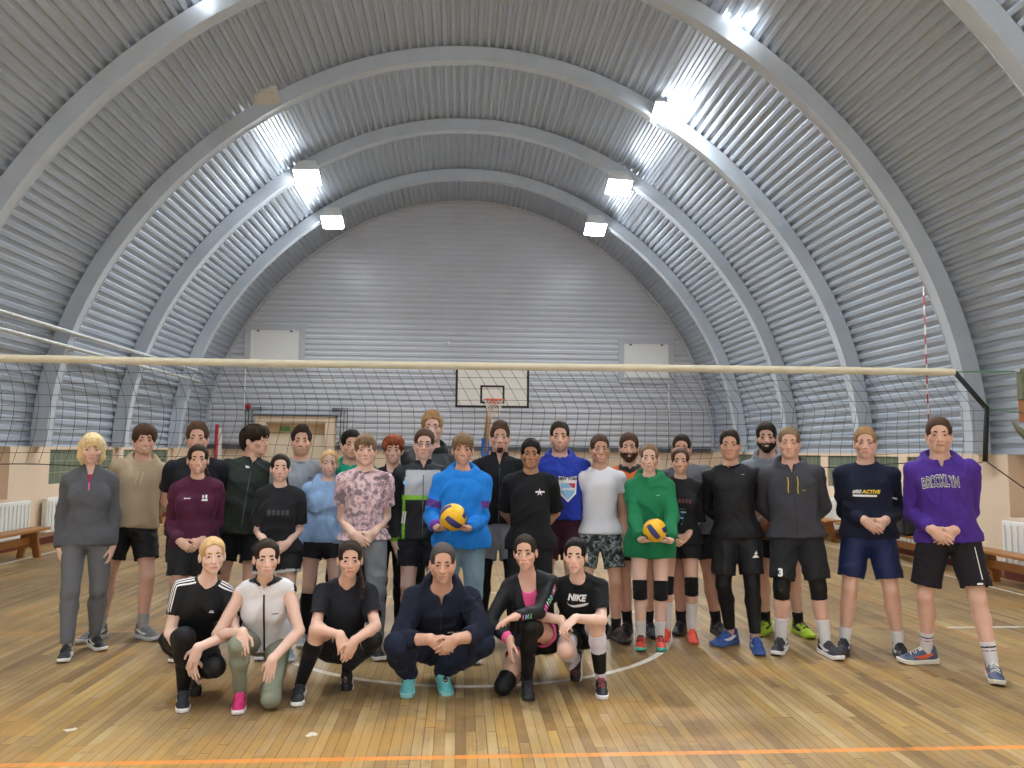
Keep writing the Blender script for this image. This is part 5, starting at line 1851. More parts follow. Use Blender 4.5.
# prints: flat outlines laid on the cloth from in front of it
def text_tris(txt, size, bold=0.0, shear=0.0, arch_=0.0, seg=.012):
    cu = bpy.data.curves.new('t', 'FONT')
    cu.body = txt; cu.size = size; cu.offset = bold; cu.shear = shear; cu.align_x = 'CENTER'; cu.align_y = 'CENTER'; cu.resolution_u = 3
    o = bpy.data.objects.new('t', cu); COL.objects.link(o)
    me = o.to_mesh()
    bm = bmesh.new(); bm.from_mesh(me); o.to_mesh_clear()
    bpy.data.objects.remove(o); bpy.data.curves.remove(cu)
    return refine(bm, seg)
def poly_tris(polys, seg=.012):
    bm = bmesh.new()
    for pts in polys:
        bm.faces.new([bm.verts.new((p[0], p[1], 0)) for p in pts])
    return refine(bm, seg)
def refine(bm, seg):
    bmesh.ops.triangulate(bm, faces=bm.faces[:])
    for _ in range(5):
        long = [e for e in bm.edges if e.calc_length() > seg]
        if not long:
            break
        bmesh.ops.subdivide_edges(bm, edges=long, cuts=1)
        bmesh.ops.triangulate(bm, faces=bm.faces[:])
    bm.verts.index_update()
    r = (np.array([(v.co.x, v.co.y) for v in bm.verts]), [[v.index for v in f.verts] for f in bm.faces])
    bm.free()
    return r
def press(name, tris, bvh, o, right, up, into, mat, parent, lift=.004):
    """lay a flat outline on the cloth, casting along `into`"""
    vs, fs = tris
    o, right, up, into = (np.asarray(q, float) for q in (o, right, up, into))
    out, ok = [], []
    for x, y in vs:
        p = o + right * x + up * y - into * .35
        h = bvh.ray_cast(Vector(p), Vector(into), 0.8)
        if h[0] is None:
            out.append(p + into * .35); ok.append(False)
        else:
            out.append(np.array(h[0]) - into * lift); ok.append(True)
    fs = [f for f in fs if all(ok[i] for i in f)]
    # drop triangles stretched over an edge of the cloth
    fs = [f for f in fs if max(abs((out[f[0]] - out[f[k]]) @ into) for k in (1, 2)) < .03]
    if not fs:
        return None
    used = sorted({i for f in fs for i in f}); m = {i: k for k, i in enumerate(used)}
    mb = MB().add([out[i] for i in used], [tuple(m[i] for i in f) for f in fs])
    return mb.build(name, mat, parent, True)
def torso_frame(F, u, l):
    return F.pel + F.ax * F.Lt * u + F.lat * l, F.lat, F.ax, F.dep
def chest_print(F, name, tris, u, l, mat, lift=.004):
    o, r, up, into = torso_frame(F, u, l)
    return press(name, tris, F.topbvh, o, r, up, into, M[mat] if isinstance(mat, str) else mat, F.top, lift)
def zip_line(F, u0, u1, mat='metal', wd=.005, name='zip'):
    n = 14
    polys = []
    for i in range(n):
        a = (u0 + (u1 - u0) * i / n) * F.Lt; b = (u0 + (u1 - u0) * (i + 1) / n) * F.Lt
        polys.append([(-wd, a), (wd, a), (wd, b), (-wd, b)])
    return press(name, poly_tris(polys, .05), F.topbvh, F.pel, F.lat, F.ax, F.dep, M[mat], F.top)
def swoosh(L):
    """a tapering curved tick"""
    n = 12; top, bot = [], []
    for i in range(n + 1):
        t = i / n
        x = -L / 2 + L * t
        mid = L * (.30 * t ** 1.3 - .16 + .26 * (1 - t) ** 4)
        w = L * .10 * math.sin(PI * (0.06 + .94 * (1 - t) ** .8) if t > .0 else .1)
        top.append((x, mid + w * .5)); bot.append((x, mid - w * .9))
    return [[bot[i], bot[i + 1], top[i + 1], top[i]] for i in range(n)]
def rect(x0, y0, x1, y1):
    return [(x0, y0), (x1, y0), (x1, y1), (x0, y1)]
def ring_poly(cx, cy, r0, r1, n=16):
    P = []
    for k in range(n):
        a, b = 2 * PI * k / n, 2 * PI * (k + 1) / n
        P.append([(cx + r0 * math.cos(a), cy + r0 * math.sin(a)), (cx + r1 * math.cos(a), cy + r1 * math.sin(a)), (cx + r1 * math.cos(b), cy + r1 * math.sin(b)), (cx + r0 * math.cos(b), cy + r0 * math.sin(b))])
    return P
def cord(F, x, u0, L, mat, name='drawstring'):
    pts = []
    for i in range(7):
        o, r, up, into = torso_frame(F, u0 - L * i / 6 / F.Lt, x + .004 * math.sin(i))
        h = F.topbvh.ray_cast(Vector(o - into * .35), Vector(into), .8)
        if h[0]:
            pts.append(tuple(np.array(h[0]) - into * .004))
    if len(pts) > 2:
        return MB().tube(pts, .0035, 5).build(name, M[mat], F.top, True)

def figure(sp):
    root = thing('person', sp['label'], 'person', (sp['pos'][0], sp['pos'][1], 0), sp.get('yaw', 0.0), None)
    F = make_joints(sp)
    F.root = root
    build_body(F, sp, root)
    build_hair(F, sp, root)
    build_top(F, sp, root)
    build_bottom(F, sp, root)
    so = sp.get('socks')
    if so:
        leg_wear(F, sp, root, 'sock', 2 - so[0], 2.0, so[1], .004, 'fleece')
    for kp in sp.get('pads', ()):
        knee_pad(F, sp, root, kp[0], kp[1])
    for nm, a, b, c, sd in sp.get('sleeves', ()):
        leg_wear(F, sp, root, nm, a, b, c, .0055, 'sport', sd)
    build_shoes(F, sp, root)
    ex = sp.get('extra')
    if ex:
        ex(F, sp, root)
    return F
# ------------------------------------------------------------------ balls
def volleyball(pos, label, panel, second, rot, r=.105):
    t = thing('volleyball', label, 'ball', pos)
    t.rotation_euler = rot
    # cube-sphere: six faces of three strips; two colours and seams between the strips
    n = 24
    groups = {0: MB(), 1: MB()}
    for fi, (a, b, c) in enumerate(((V(1, 0, 0), V(0, 1, 0), V(0, 0, 1)), (V(-1, 0, 0), V(0, 1, 0), V(0, 0, -1)), (V(0, 1, 0), V(0, 0, 1), V(1, 0, 0)), (V(0, -1, 0), V(0, 0, 1), V(-1, 0, 0)), (V(0, 0, 1), V(1, 0, 0), V(0, 1, 0)), (V(0, 0, -1), V(1, 0, 0), V(0, -1, 0)))):
        nn = a if abs(np.cross(b, c) @ a - 1) < .01 else np.cross(b, c)
        vs, idx = [], {}
        for i in range(n + 1):
            for j in range(n + 1):
                u, v = -1 + 2 * i / n, -1 + 2 * j / n
                q = nrm(nn + b * math.tan(u * PI / 4) + c * math.tan(v * PI / 4))
                seam = min(abs(u - 1 / 3), abs(u + 1 / 3), 1 - abs(u), 1 - abs(v))
                k = 1 - .018 * max(0, 1 - seam / .06)
                vs.append(q * r * k)
        for s in range(3):
            col = 1 if (s != 1) == (fi % 2 == 0) and s != 0 else 0
            fs = [(i * (n + 1) + j, (i + 1) * (n + 1) + j, (i + 1) * (n + 1) + j + 1, i * (n + 1) + j + 1) for i in range(s * n // 3, (s + 1) * n // 3) for j in range(n)]
            used = sorted({q for f in fs for q in f}); m = {q: k for k, q in enumerate(used)}
            groups[col].add([vs[q] for q in used], [tuple(m[q] for q in f) for f in fs])
    groups[0].build('main_panels', panel, t, True)
    groups[1].build('contrast_panels', second, t, True)
    return t
M['ball_yellow'] = plain('yellow_ball_panel', hexc('#e8b51e'), 0.5, 0, .03, 60, .1)
M['ball_blue'] = plain('navy_ball_panel', hexc('#34356e'), 0.5, 0, .03, 60, .1)
M['ball_orange'] = plain('dark_orange_ball_panel', hexc('#8a4526'), 0.55, 0, .05, 60, .1)
M['ball_dark'] = plain('brown_black_ball_panel', hexc('#3a2320'), 0.55, 0, .05, 60, .1)

# ------------------------------------------------------------------ people
def stander(pos, tall, label, yaw=0.0, feet=None, headx=None, **kw):
    """pos: ground point between the feet; top: height of the hair above the floor; feet in world metres"""
    h = (tall - .035) / .996
    face = -math.atan2(pos[0], pos[1])          # they look at whoever takes the picture
    yaw = face * .85 + kw.pop('turn', 0.0)
    kw['hyaw'] = kw.get('hyaw', 0.0) + (face - yaw)
    d = dict(pose='stand', pos=pos, h=h, label=label, yaw=yaw, **kw)
    R = rotz(-yaw)
    if feet is None:
        w = .085 if kw.get('sex') == 'F' else .11
        feet = ((pos[0] - w, pos[1], -.25), (pos[0] + w, pos[1] - .01, .25))
    ff = []
    for x, y, a in feet:
        q = R @ V(x - pos[0], y - pos[1], 0)
        ff.append((q[0], q[1], a + face - yaw))
    d['feet'] = ff
    # pelvis over the feet, leaning to where the head is
    mx = (ff[0][0] + ff[1][0]) / 2; my = (ff[0][1] + ff[1][1]) / 2
    d['px'] = mx + kw.get('dpx', 0.0); d['py'] = my + .02
    d['ny'] = my + .03
    if headx is not None:
        q = R @ V(headx - pos[0], 0, 0)
        d['nx'] = q[0] * .9 - d['px'] * .6; d['px'] = mx * .4 + q[0] * .6
        d['hx'] = q[0] * .1
    else:
        d['nx'] = d['px'] * .4
    return figure(d)

def croucher(pos, h, label, J, **kw):
    d = dict(pose='crouch', pos=pos, h=h, label=label, **kw)
    face = -math.atan2(pos[0], pos[1])
    d['hyaw'] = d.get('hyaw', 0.0) + face
    for k in ('toeR', 'toeL'):
        d[k] += face
    d['lat'] = rotz(face * .7) @ V(*d['lat'])
    o = V(pos[0], pos[1], 0)
    for k, v in J.items():
        d[k] = V(*v) - o
    ar = {}
    for sd in 'RL':
        w, pole, dd, n, cu = kw['armw'][sd]
        ar[sd] = (V(*w) - o, pole, dd, n, cu)
    d['arms'] = ('free', ar)
    return figure(d)

BLACK = '#1b1c20'
SNK_BLACK = ('#212226', '#e4e4e2', None, '#3a3a3e')

# ---- standing, left to right
def ex1(F, sp, root):
    inner_top(F, root, '#b23a68', .5)
    zip_line(F, .70, .84, 'print_pink', .006)
stander((-3.03, 6.60), 1.77, 'blonde woman in a charcoal quarter-zip fleece standing at the far left', .33, ((-3.05, 6.47, -.15), (-2.98, 6.78, .35)), sex='F', bw=.95,
        skin='fair', hair='bob', hcol='platinum', seed=3, arms='side', extra=ex1, hpitch=.02,
        top=dict(kind='fleece_pullover', neck='stand', open=.11, col='#5c5e63', sleeve='long', ease=.022, hem=-.12, mat='fleece', fold=.0035),
        bottom=dict(kind='leggings', col='#6e7073', ease=.014, knee=.012, ankle=.010, fold=.0025, up=.03), socks=(.25, '#8b8d90'), shoes=('#1d1e22', '#e6e6e6', '#d8d8d8', '#33343a'))

def ex2(F, sp, root):
    for x in (-.018, .022):
        cord(F, x, .84, .12, 'tape')
stander((-2.91, 7.08), 1.86, 'young man in a beige hoodie and black shorts behind the charcoal fleece', .30, ((-3.08, 7.08, -.75), (-2.72, 7.10, .55)), headx=-2.81, smile=.7,
        skin='mid', hair='mop', hcol='brown', seed=5, arms='back', extra=ex2, hyaw=.05,
        top=dict(kind='hoodie', neck='hood', open=.02, col='#b6a58a', sleeve='long', ease=.026, gather=1, hem=-.02, pocket=1, fold=.005),
        bottom=dict(kind='shorts', col=BLACK, len=.66, flare=.022, mat='sport'), socks=(.30, '#a9aaad'), shoes=('#6c6f74', '#b9bbbd', '#d8d8d8', '#9a9ca0'))

stander((-2.27, 6.93), 1.88, 'man in a plain black t-shirt behind the maroon sweatshirt', .25, None, smile=.6,
        skin='mid', hair='quiff', hcol='brown', seed=8, arms='back', bw=1.05, hyaw=-.05,
        top=dict(kind='t_shirt', neck='crew', col='#1d1f27', sleeve='short', ease=.020, hem=-.14),
        bottom=dict(kind='shorts', col=BLACK, len=.68), socks=(.3, '#24242a'), shoes=SNK_BLACK)

def ex4(F, sp, root):
    chest_print(F, 'left_text_print', poly_tris([rect(-.024 + .010 * k, -.004, -.017 + .010 * k, .004) for k in range(5)]), .72, -.062, 'print_white')
    chest_print(F, 'crest_print', poly_tris([rect(-.022, -.012, .022, .004), rect(-.018, .010, -.006, .034), rect(.004, .008, .018, .036)]), .70, .066, 'print_white')
    MB().tube([tuple(F.neck + F.lat * a - F.dep * (.075 - a * a * 8) - F.ax * (.018 - a * a * 10)) for a in (-.05, -.03, -.01, .01, .03, .05)], .0016, 5).build('necklace', M['gold'], root, True)
stander((-2.10, 6.45), 1.69, 'smiling woman in a maroon sweatshirt and black shorts, dark tail over one shoulder', .22, None, sex='F', smile=1,
        skin='mid', hair='side_tail', hcol='dark', seed=11, eyes='brown', arms=('front', dict(z=.88, x=-.02)), extra=ex4, tail_side=1,
        top=dict(kind='sweatshirt', neck='crew', col='#4e1d37', sleeve='long', ease=.020, gather=1, hem=-.02, fold=.0045),
        bottom=dict(kind='shorts', col='#1f2024', len=.60, flare=.03, mat='sport'), socks=(.3, '#2a2a2e'), shoes=SNK_BLACK)

def ex5(F, sp, root):
    chest_print(F, 'white_tag', poly_tris([[(-.020, .012), (-.012, -.012), (.020, -.008), (.014, .006)]]), .90, -.035, 'print_white', .006)
    zip_line(F, .0, .84, 'metal', .004)
stander((-1.98, 7.08), 1.865, 'man in a dark green zip jacket turning his head to look aside', .10, ((-2.09, 7.05, -.2), (-1.86, 7.10, .2)), headx=-1.86, hyaw=1.0,
        skin='mid', hair='mop', hcol='dark', seed=14, arms='side', extra=ex5, bw=1.05,
        top=dict(kind='jacket', neck='polo', open=.06, col='#2f3733', sleeve='long', ease=.026, hem=-.12, gather=1, fold=.005),
        bottom=dict(kind='shorts', col=BLACK, len=.70), socks=(.3, '#202024'), shoes=('#1d1e22', '#2a2b30', None, '#3a3a3e'))

def ex6(F, sp, root):
    chest_print(F, 'faint_text_print', poly_tris([rect(-.085 + .035 * k, -.02, -.060 + .035 * k, .02) for k in range(5)]), .60, 0, 'print_faint')
stander((-1.46, 6.42), 1.62, 'girl in a black t-shirt with white-edged shorts, hands clasped', .18, ((-1.55, 6.47, -.1), (-1.34, 6.42, .15)), sex='F',
        skin='fair', hair='tail', hcol='dark', seed=17, arms=('front', dict(z=.86)), extra=ex6, bw=.96, tail_side=2,
        top=dict(kind='t_shirt', neck='crew', col='#1f2024', sleeve='short', slen=.82, ease=.024, hem=-.06, sease=.022),
        bottom=dict(kind='shorts', col='#1d1e22', len=.50, flare=.022, mat='sport', paint=[(lambda c: ((c['tR'] > .44) | (c['tL'] > .44)), '#d6d6d6')]), socks=(.14, '#b9bcc2'), shoes=('#8c9aab', '#c9cdd2', None, '#c0c6ce'))

def ex7(F, sp, root):
    chest_print(F, 'small_logo', poly_tris([rect(-.012, -.003, .012, .003), rect(-.012, -.012, -.006, .012), rect(.006, -.012, .012, .012)]), .74, .085, 'print_dark')
stander((-1.41, 7.08), 1.865, 'frowning man in a grey t-shirt standing in front of the cream door', .12, None,
        skin='mid', hair='quiff', hcol='dark', seed=20, arms='side', extra=ex7, stubble=.5,
        top=dict(kind='t_shirt', neck='crew', col='#979ea8', sleeve='short', ease=.020, hem=-.12),
        bottom=dict(kind='shorts', col=BLACK, len=.70), socks=(.3, '#202024'), shoes=SNK_BLACK)

stander((-1.20, 6.88), 1.655, 'blonde girl in a pale blue hoodie with black knee socks', .10, ((-1.30, 6.86, -.1), (-1.06, 6.98, .15)), sex='F', headx=-1.14,
        skin='fair', hair='bun', hcol='blond', seed=23, arms='side',
        top=dict(kind='hoodie', neck='hood', open=.02, col='#9abbe4', sleeve='long', ease=.026, gather=1, hem=-.04, pocket=1, fold=.005),
        bottom=dict(kind='shorts', col='#1d1e22', len=.40, flare=.010, mat='sport'), socks=(.88, '#191a1e'), shoes=('#9a9da2', '#d2d4d6', '#e2e2e2', '#c9cbce'))

stander((-0.765, 6.45), 1.785, 'boy in a pink and grey camouflage t-shirt, hands clasped', .08, None, bw=.90,
        skin='fair', hair='fringe', hcol='ash', seed=26, arms=('front', dict(z=.935)),
        top=dict(kind='t_shirt', neck='crew', col='#c3a4a8', sleeve='short', slen=.66, ease=.020, sease=.022, hem=-.02, mat='camo_pink', collar_ring=1),
        bottom=dict(kind='trousers', col='#7d8184', ease=.018, knee=.022, ankle=.026, fold=.005), shoes=('#2a2b30', '#c9cbce', None, '#5a5a5e'))

stander((-0.97, 7.10), 1.835, 'dark-haired man in a bright green hoodie peeking from behind the camouflage t-shirt', .08, None, hyaw=.10,
        skin='mid', hair='short', hcol='black', seed=29, arms='side',
        top=dict(kind='hoodie', neck='hood', open=.02, col='#1f9577', sleeve='long', ease=.024, gather=1, hem=-.06),
        bottom=dict(kind='trousers', col='#222327', ease=.014), shoes=SNK_BLACK)

def ex11(F, sp, root):
    inner_top(F, root, '#55565c', .45)
stander((-0.60, 7.02), 1.785, 'red-haired woman in an open black jacket, hands clasped', .05, ((-.68, 7.03, -.2), (-.50, 7.02, .2)), sex='F', smile=1, bw=1.05,
        skin='fair', hair='pixie', hcol='red', seed=32, arms=('front', dict(z=.93, x=-.03)), extra=ex11,
        top=dict(kind='jacket', neck='stand', open=.24, gape=.055, col='#1b1c21', sleeve='long', ease=.024, hem=-.08),
        bottom=dict(kind='leggings', col='#1c1d21', ease=.012), shoes=('#2a2024', '#2a2b30', None, '#6a4a4e'))

def ex12(F, sp, root):
    # glasses
    for s in (-1, 1):
        pts = [tuple(head_pt(F, (s * .031 + .021 * math.cos(a), -.101 + .012 * abs(math.cos(a)) * (1 if math.cos(a) * s > 0 else 0), -.002 + .0155 * math.sin(a)))) for a in [2 * PI * k / 16 for k in range(16)]]
        MB().tube(pts, .0016, 5, closed=True).build('glasses_rim', M['black'], root, True)
        MB().tube([tuple(head_pt(F, (s * .052, -.088, .002))), tuple(head_pt(F, (s * .074, -.04, .004))), tuple(head_pt(F, (s * .079, .012, .0)))], .0015, 5).build('glasses_temple', M['black'], root, True)
    MB().tube([tuple(head_pt(F, (x, -.106, .002))) for x in (-.010, 0, .010)], .0015, 5).build('glasses_bridge', M['black'], root, True)
    o, r, up, into = torso_frame(F, .74, -.15)
    press('round_badge', poly_tris([[(.019 * math.cos(a), .019 * math.sin(a)) for a in [2 * PI * k / 16 for k in range(16)]]]), F.topbvh, o, r, up, into, M['print_blue'], F.top)
    o, r, up, into = torso_frame(F, .22, -.16)
    press('sleeve_text', poly_tris([[(-.02 + .02 * k, -.05), (-.008 + .02 * k, -.05), (.004 + .02 * k, .05), (-.008 + .02 * k, .05)] for k in range(2)]), F.topbvh, o, r, up, into, M['print_white'], F.top)
    zip_line(F, .0, .86, 'metal', .004)
stander((-0.30, 6.70), 1.84, 'man with glasses in a black jacket with grey chest panel and lime stripes', .04, None, bw=1.06,
        skin='fair', hair='crop', hcol='brown', seed=35, arms='side', extra=ex12, htilt=.06,
        top=dict(kind='jacket', neck='stand', open=.03, col='#1e2026', sleeve='long', ease=.024, hem=-.10, mat='sport',
                 paint=[(lambda c: (c['armR'] < 0) & (c['armL'] < 0) & (c['u'] > .55) & (np.abs(c['l']) < .085) & (c['w'] < .0) & (c['u'] < .93), '#b3b6bb'),
                        (lambda c: (c['armR'] < 0) & (c['armL'] < 0) & (np.abs(c['u'] - .52) < .035) & (c['w'] < .02), '#86c23c'),
                        (lambda c: (c['armR'] < 0) & (c['armL'] < 0) & (c['u'] < .50) & (np.abs(np.abs(c['l']) - .088) < .007) & (c['w'] < .0), '#86c23c'),
                        (lambda c: (c['armR'] > 1.86) | (c['armL'] > 1.86), '#86c23c')]),
        bottom=dict(kind='shorts', col='#202126', len=.66), socks=(.3, '#202024'), shoes=SNK_BLACK)

stander((-0.25, 7.14), 2.01, 'tall fair-haired man in a grey hoodie at the very back, head above all others', .03, None,
        skin='fair', hair='quiff', hcol='sand', seed=38, arms='side',
        top=dict(kind='hoodie', neck='hood', open=.02, col='#515459', sleeve='long', ease=.024, gather=1, hem=-.08, paint=[(lambda c: (c['u'] > .93) & (np.abs(c['l']) < .075), '#1b1c20')]),
        bottom=dict(kind='trousers', col='#222327', ease=.014), shoes=SNK_BLACK)

BALL1 = (-.04, 6.02, 1.135)
stander((0.03, 6.32), 1.795, 'smiling woman in a bright blue hoodie holding a yellow and navy ball', .0, None, sex='F', bw=1.12, smile=1,
        skin='warm', hair='fringe', hcol='ash', seed=41, arms=('ball', dict(c=(BALL1[0] - .03, BALL1[1] - 6.32, BALL1[2]))),
        top=dict(kind='hoodie', neck='hood', open=.015, col='#1f80da', sleeve='long', ease=.026, gather=1, hem=-.12, fold=.0055, belly=.02,
                 paint=[(lambda c: (np.abs(c['armR'] - .62) < .10) | (np.abs(c['armL'] - .62) < .10), '#5d3a86'), (lambda c: (c['armR'] > 1.72) | (c['armL'] > 1.72), '#6a3a9c')]),
        bottom=dict(kind='jeans', col='#7f97a3', ease=.014, knee=.014, ankle=.014, fold=.003), shoes=('#3a3c44', '#d8d8d8', None, '#8a8a8e'))
volleyball(BALL1, 'yellow and navy volleyball held by the woman in the blue hoodie', M['ball_yellow'], M['ball_blue'], (.5, .55, .4))

def ex15(F, sp, root):
    zip_line(F, .0, .84, 'metal', .004)
stander((0.36, 7.12), 1.92, 'man with a goatee in a black zip jacket and pale grey shorts', .0, ((.22, 7.12, -.15), (.50, 7.12, .2)), beard='goatee', headx=.37,
        skin='mid', hair='quiff', hcol='brown', seed=44, arms='side', extra=ex15,
        top=dict(kind='jacket', neck='stand', open=.06, col='#1a1b1f', sleeve='long', ease=.022, hem=-.02, gather=1),
        bottom=dict(kind='shorts', col='#9b9ea3', len=.72, flare=.02), sleeves=[('leggings', .25, 1.82, '#18191d', 'RL')], shoes=('#1e1f23', '#2c2d32', None, '#3a3a3e'))

def star(R, r, n=5):
    return [((R if k % 2 == 0 else r) * math.sin(PI * k / n), (R if k % 2 == 0 else r) * math.cos(PI * k / n)) for k in range(2 * n)]
def ex16(F, sp, root):
    p = star(.034, .012)
    chest_print(F, 'star_print', poly_tris([[(0, 0), p[k], p[(k + 1) % 10]] for k in range(10)] + [rect(-.035, -.004, .042, .008)]), .72, .075, 'print_white')
stander((0.61, 6.62), 1.76, 'dark-haired boy in a loose black t-shirt with a small white star print', .0, None,
        skin='tan', hair='short', hcol='black', seed=47, eyes='brown', arms='back', extra=ex16, bw=.93,
        top=dict(kind='t_shirt', neck='crew', col='#1a1b1e', sleeve='short', slen=.85, ease=.026, sease=.026, hem=-.18),
        bottom=dict(kind='trousers', col='#1f2024', ease=.018), shoes=SNK_BLACK)

def ex17(F, sp, root):
    u, l = .52, .07
    sh_ = [(-.082, .115), (.0, .103), (.082, .115), (.074, -.04), (.0, -.115), (-.074, -.04)]
    f = lambda k: [[(0, 0), (sh_[i][0] * k, sh_[i][1] * k), (sh_[(i + 1) % 6][0] * k, sh_[(i + 1) % 6][1] * k)] for i in range(6)]
    chest_print(F, 'shield_print', poly_tris(f(1.0)), u, l, 'print_white', .004)
    chest_print(F, 'shield_field', poly_tris([[(-.066, .052), (.066, .052), (.060, -.032), (0, -.097), (-.060, -.032)]]), u, l, 'print_blue', .006)
    chest_print(F, 'shield_stripe', poly_tris([[(.005, .052), (.066, .052), (.062, -.008)], ]), u, l, 'print_red', .0075)
    chest_print(F, 'shield_text', text_tris('NEW YORK', .034, .0016), u + .155, l, 'print_dark', .0065)
    chest_print(F, 'diagonal_text', text_tris('RANGERS', .027, .0014, .3), u, l, 'print_white', .0085)
stander((0.91, 7.02), 1.93, 'broad man in a royal blue hoodie with a white shield print', -.05, None, bw=1.1, smile=.7,
        skin='mid', hair='crop', hcol='dark', seed=50, arms='side', stubble=.8, extra=ex17,
        top=dict(kind='hoodie', neck='hood', open=.015, col='#243aa0', sleeve='long', ease=.028, gather=1, hem=.06, fold=.005),
        bottom=dict(kind='shorts', col='#3b1c2a', len=.70), socks=(.3, '#202024'), shoes=SNK_BLACK)

stander((1.21, 6.90), 1.81, 'slim man in a fitted white t-shirt and grey camouflage shorts', -.08, ((1.12, 6.94, -.2), (1.40, 6.90, .45)), bw=.97, smile=.7, hyaw=.12,
        skin='warm', hair='crop', hcol='brown', seed=53, arms='side',
        top=dict(kind='t_shirt', neck='scoop', col='#e0e2ea', sleeve='short', slen=.42, ease=.010, sease=.010, hem=-.04, straight=.3, fold=.003),
        bottom=dict(kind='shorts', col='#4a5450', mat='camo_grey', len=.74, flare=.022, ease=.006, fold=.002), socks=(.26, '#26262a'), shoes=('#33242a', '#2c2426', None, '#5a4a4c'))

def ex19(F, sp, root):
    chest_print(F, 'small_text_print', poly_tris([rect(-.024 + .010 * k, -.004, -.017 + .010 * k, .004) for k in range(5)]), .72, -.07, 'print_dark')
stander((1.64, 7.12), 1.83, 'bearded man in an orange sports shirt with a black collar', -.10, ((1.55, 7.14, -.2), (1.74, 7.10, .3)), bw=1.06,
        skin='mid', hair='short', hcol='brown', seed=56, arms='side', beard='full', extra=ex19, headx=1.59,
        top=dict(kind='sports_shirt', neck='vee', col='#e0702e', sleeve='short', ease=.020, hem=-.12, mat='sport',
                 paint=[(lambda c: (c['u'] > .965 - np.clip(.05 - np.abs(c['l']), 0, .05) * 1.5) & (np.abs(c['l']) < .056), '#202024'), (lambda c: (np.abs(c['l']) > .088) & (c['u'] < .5) & (c['armR'] < 0) & (c['armL'] < 0), '#202024')]),
        bottom=dict(kind='shorts', col=BLACK, len=.68), socks=(.3, '#202024'), shoes=('#1e1f23', '#2c2d32', None, '#3a3a3e'))

BALL2 = (1.60, 6.31, 1.01)
def ex20(F, sp, root):
    chest_print(F, 'tick_logo', poly_tris(swoosh(.042)), .72, .065, 'print_green')
    for s, sd in ((-1, 'R'), (1, 'L')):
        pass
stander((1.645, 6.62), 1.73, 'girl in a long green hoodie holding a yellow ball, black knee pads', -.10, ((1.565, 6.66, -.05), (1.725, 6.65, .05)), sex='F',
        skin='fair', hair='tail', hcol='ash', seed=59, arms=('ball', dict(c=(.03, -.31, 1.01))), extra=ex20,
        top=dict(kind='hoodie', neck='hood', open=.02, col='#1f7a4e', sleeve='long', ease=.028, hem=-.29, gather=1, fold=.0055),
        bottom=dict(kind='shorts', col='#202024', len=.35, flare=.005), socks=(.34, '#dedede'), pads=(('R', '#17181b'), ('L', '#17181b')), shoes=('#c8452e', '#4cb6a0', '#23262c', '#20242a'))
volleyball(BALL2, 'yellow volleyball with a navy edge held by the girl in the green hoodie', M['ball_yellow'], M['ball_blue'], (.1, .9, -.3), .097)

def ex21(F, sp, root):
    chest_print(F, 'faded_text_print', poly_tris([rect(-.068 + .030 * k, -.018, -.048 + .030 * k, .018) for k in range(5)]), .64, .02, 'print_maroon')
    for k in range(6):
        chest_print(F, 'splash_print', poly_tris([[(-.03 + .006 * k, -.008), (.028 - .005 * k, -.005), (.030 - .006 * k, .006), (-.028 + .003 * k, .009)]]), .50 - .05 * k, .02 + .008 * math.sin(k * 2), 'print_blue' if k % 2 else 'print_faint')
stander((1.97, 6.90), 1.70, 'girl in a black t-shirt with a faded blue print, coral shoes', -.12, ((1.85, 6.92, -.15), (2.07, 6.88, .1)), sex='F', smile=.7, headx=1.98,
        skin='mid', hair='tail', hcol='brown', seed=62, arms=('front', dict(z=.87, x=-.02)), extra=ex21,
        top=dict(kind='t_shirt', neck='crew', col='#1d1e22', sleeve='short', slen=1.0, ease=.026, sease=.028, hem=-.10),
        bottom=dict(kind='shorts', col='#1f2024', len=.45, flare=.014), socks=(.62, '#e0dfe0'), pads=(('R', '#17181b'), ('L', '#17181b')), shoes=('#e4503c', '#e86a52', None, '#e86a52'))

stander((2.20, 7.14), 1.825, 'man in a dark grey t-shirt half hidden behind the girl with coral shoes', -.15, ((2.06, 7.18, -.2), (2.37, 7.10, .45)), bw=1.12,
        skin='warm', hair='crop', hcol='dark', seed=65, arms='back', headx=2.11, stubble=.5,
        top=dict(kind='t_shirt', neck='crew', col='#66696e', sleeve='short', ease=.022, hem=-.12),
        bottom=dict(kind='shorts', col='#24262d', len=.66, flare=.024), socks=(.28, '#202024'), shoes=('#1e1f23', '#3a3b40', None, '#3a3a3e'))

def ex23(F, sp, root):
    chest_print(F, 'shoulder_logo', poly_tris(swoosh(.032)), .86, .088, 'print_white')
    o = F.hip['L'] + (F.kn['L'] - F.hip['L']) * .42 + F.hlat * .045
    press('triangle_logo', poly_tris([[(-.03, -.026), (.03, -.026), (.004, -.004), (-.004, .003)], [(-.012, .006), (.016, .0), (.006, .030)]]), F.botbvh, o, F.hlat, V(0, 0, 1), F.dep, M['print_white'], F.bot)
stander((2.44, 6.62), 1.86, 'man in a fitted black long-sleeve top with black leggings and blue shoes', -.18, ((2.36, 6.72, -.75), (2.50, 6.50, .15)), headx=2.37,
        skin='warm', hair='crop', hcol='dark', seed=68, arms='back', extra=ex23, bw=1.02,
        top=dict(kind='long_sleeve_top', neck='crew', col='#15161b', sleeve='long', ease=.010, sease=.006, hem=-.10, straight=.7, mat='sport', fold=.0025),
        bottom=dict(kind='shorts', col='#1a1b20', len=.80, flare=.022, mat='sport'), sleeves=[('leggings', .3, 1.88, '#141519', 'RL')], shoes=('#294a86', '#3a5a98', '#c9ccd4', '#3c5c9a'))

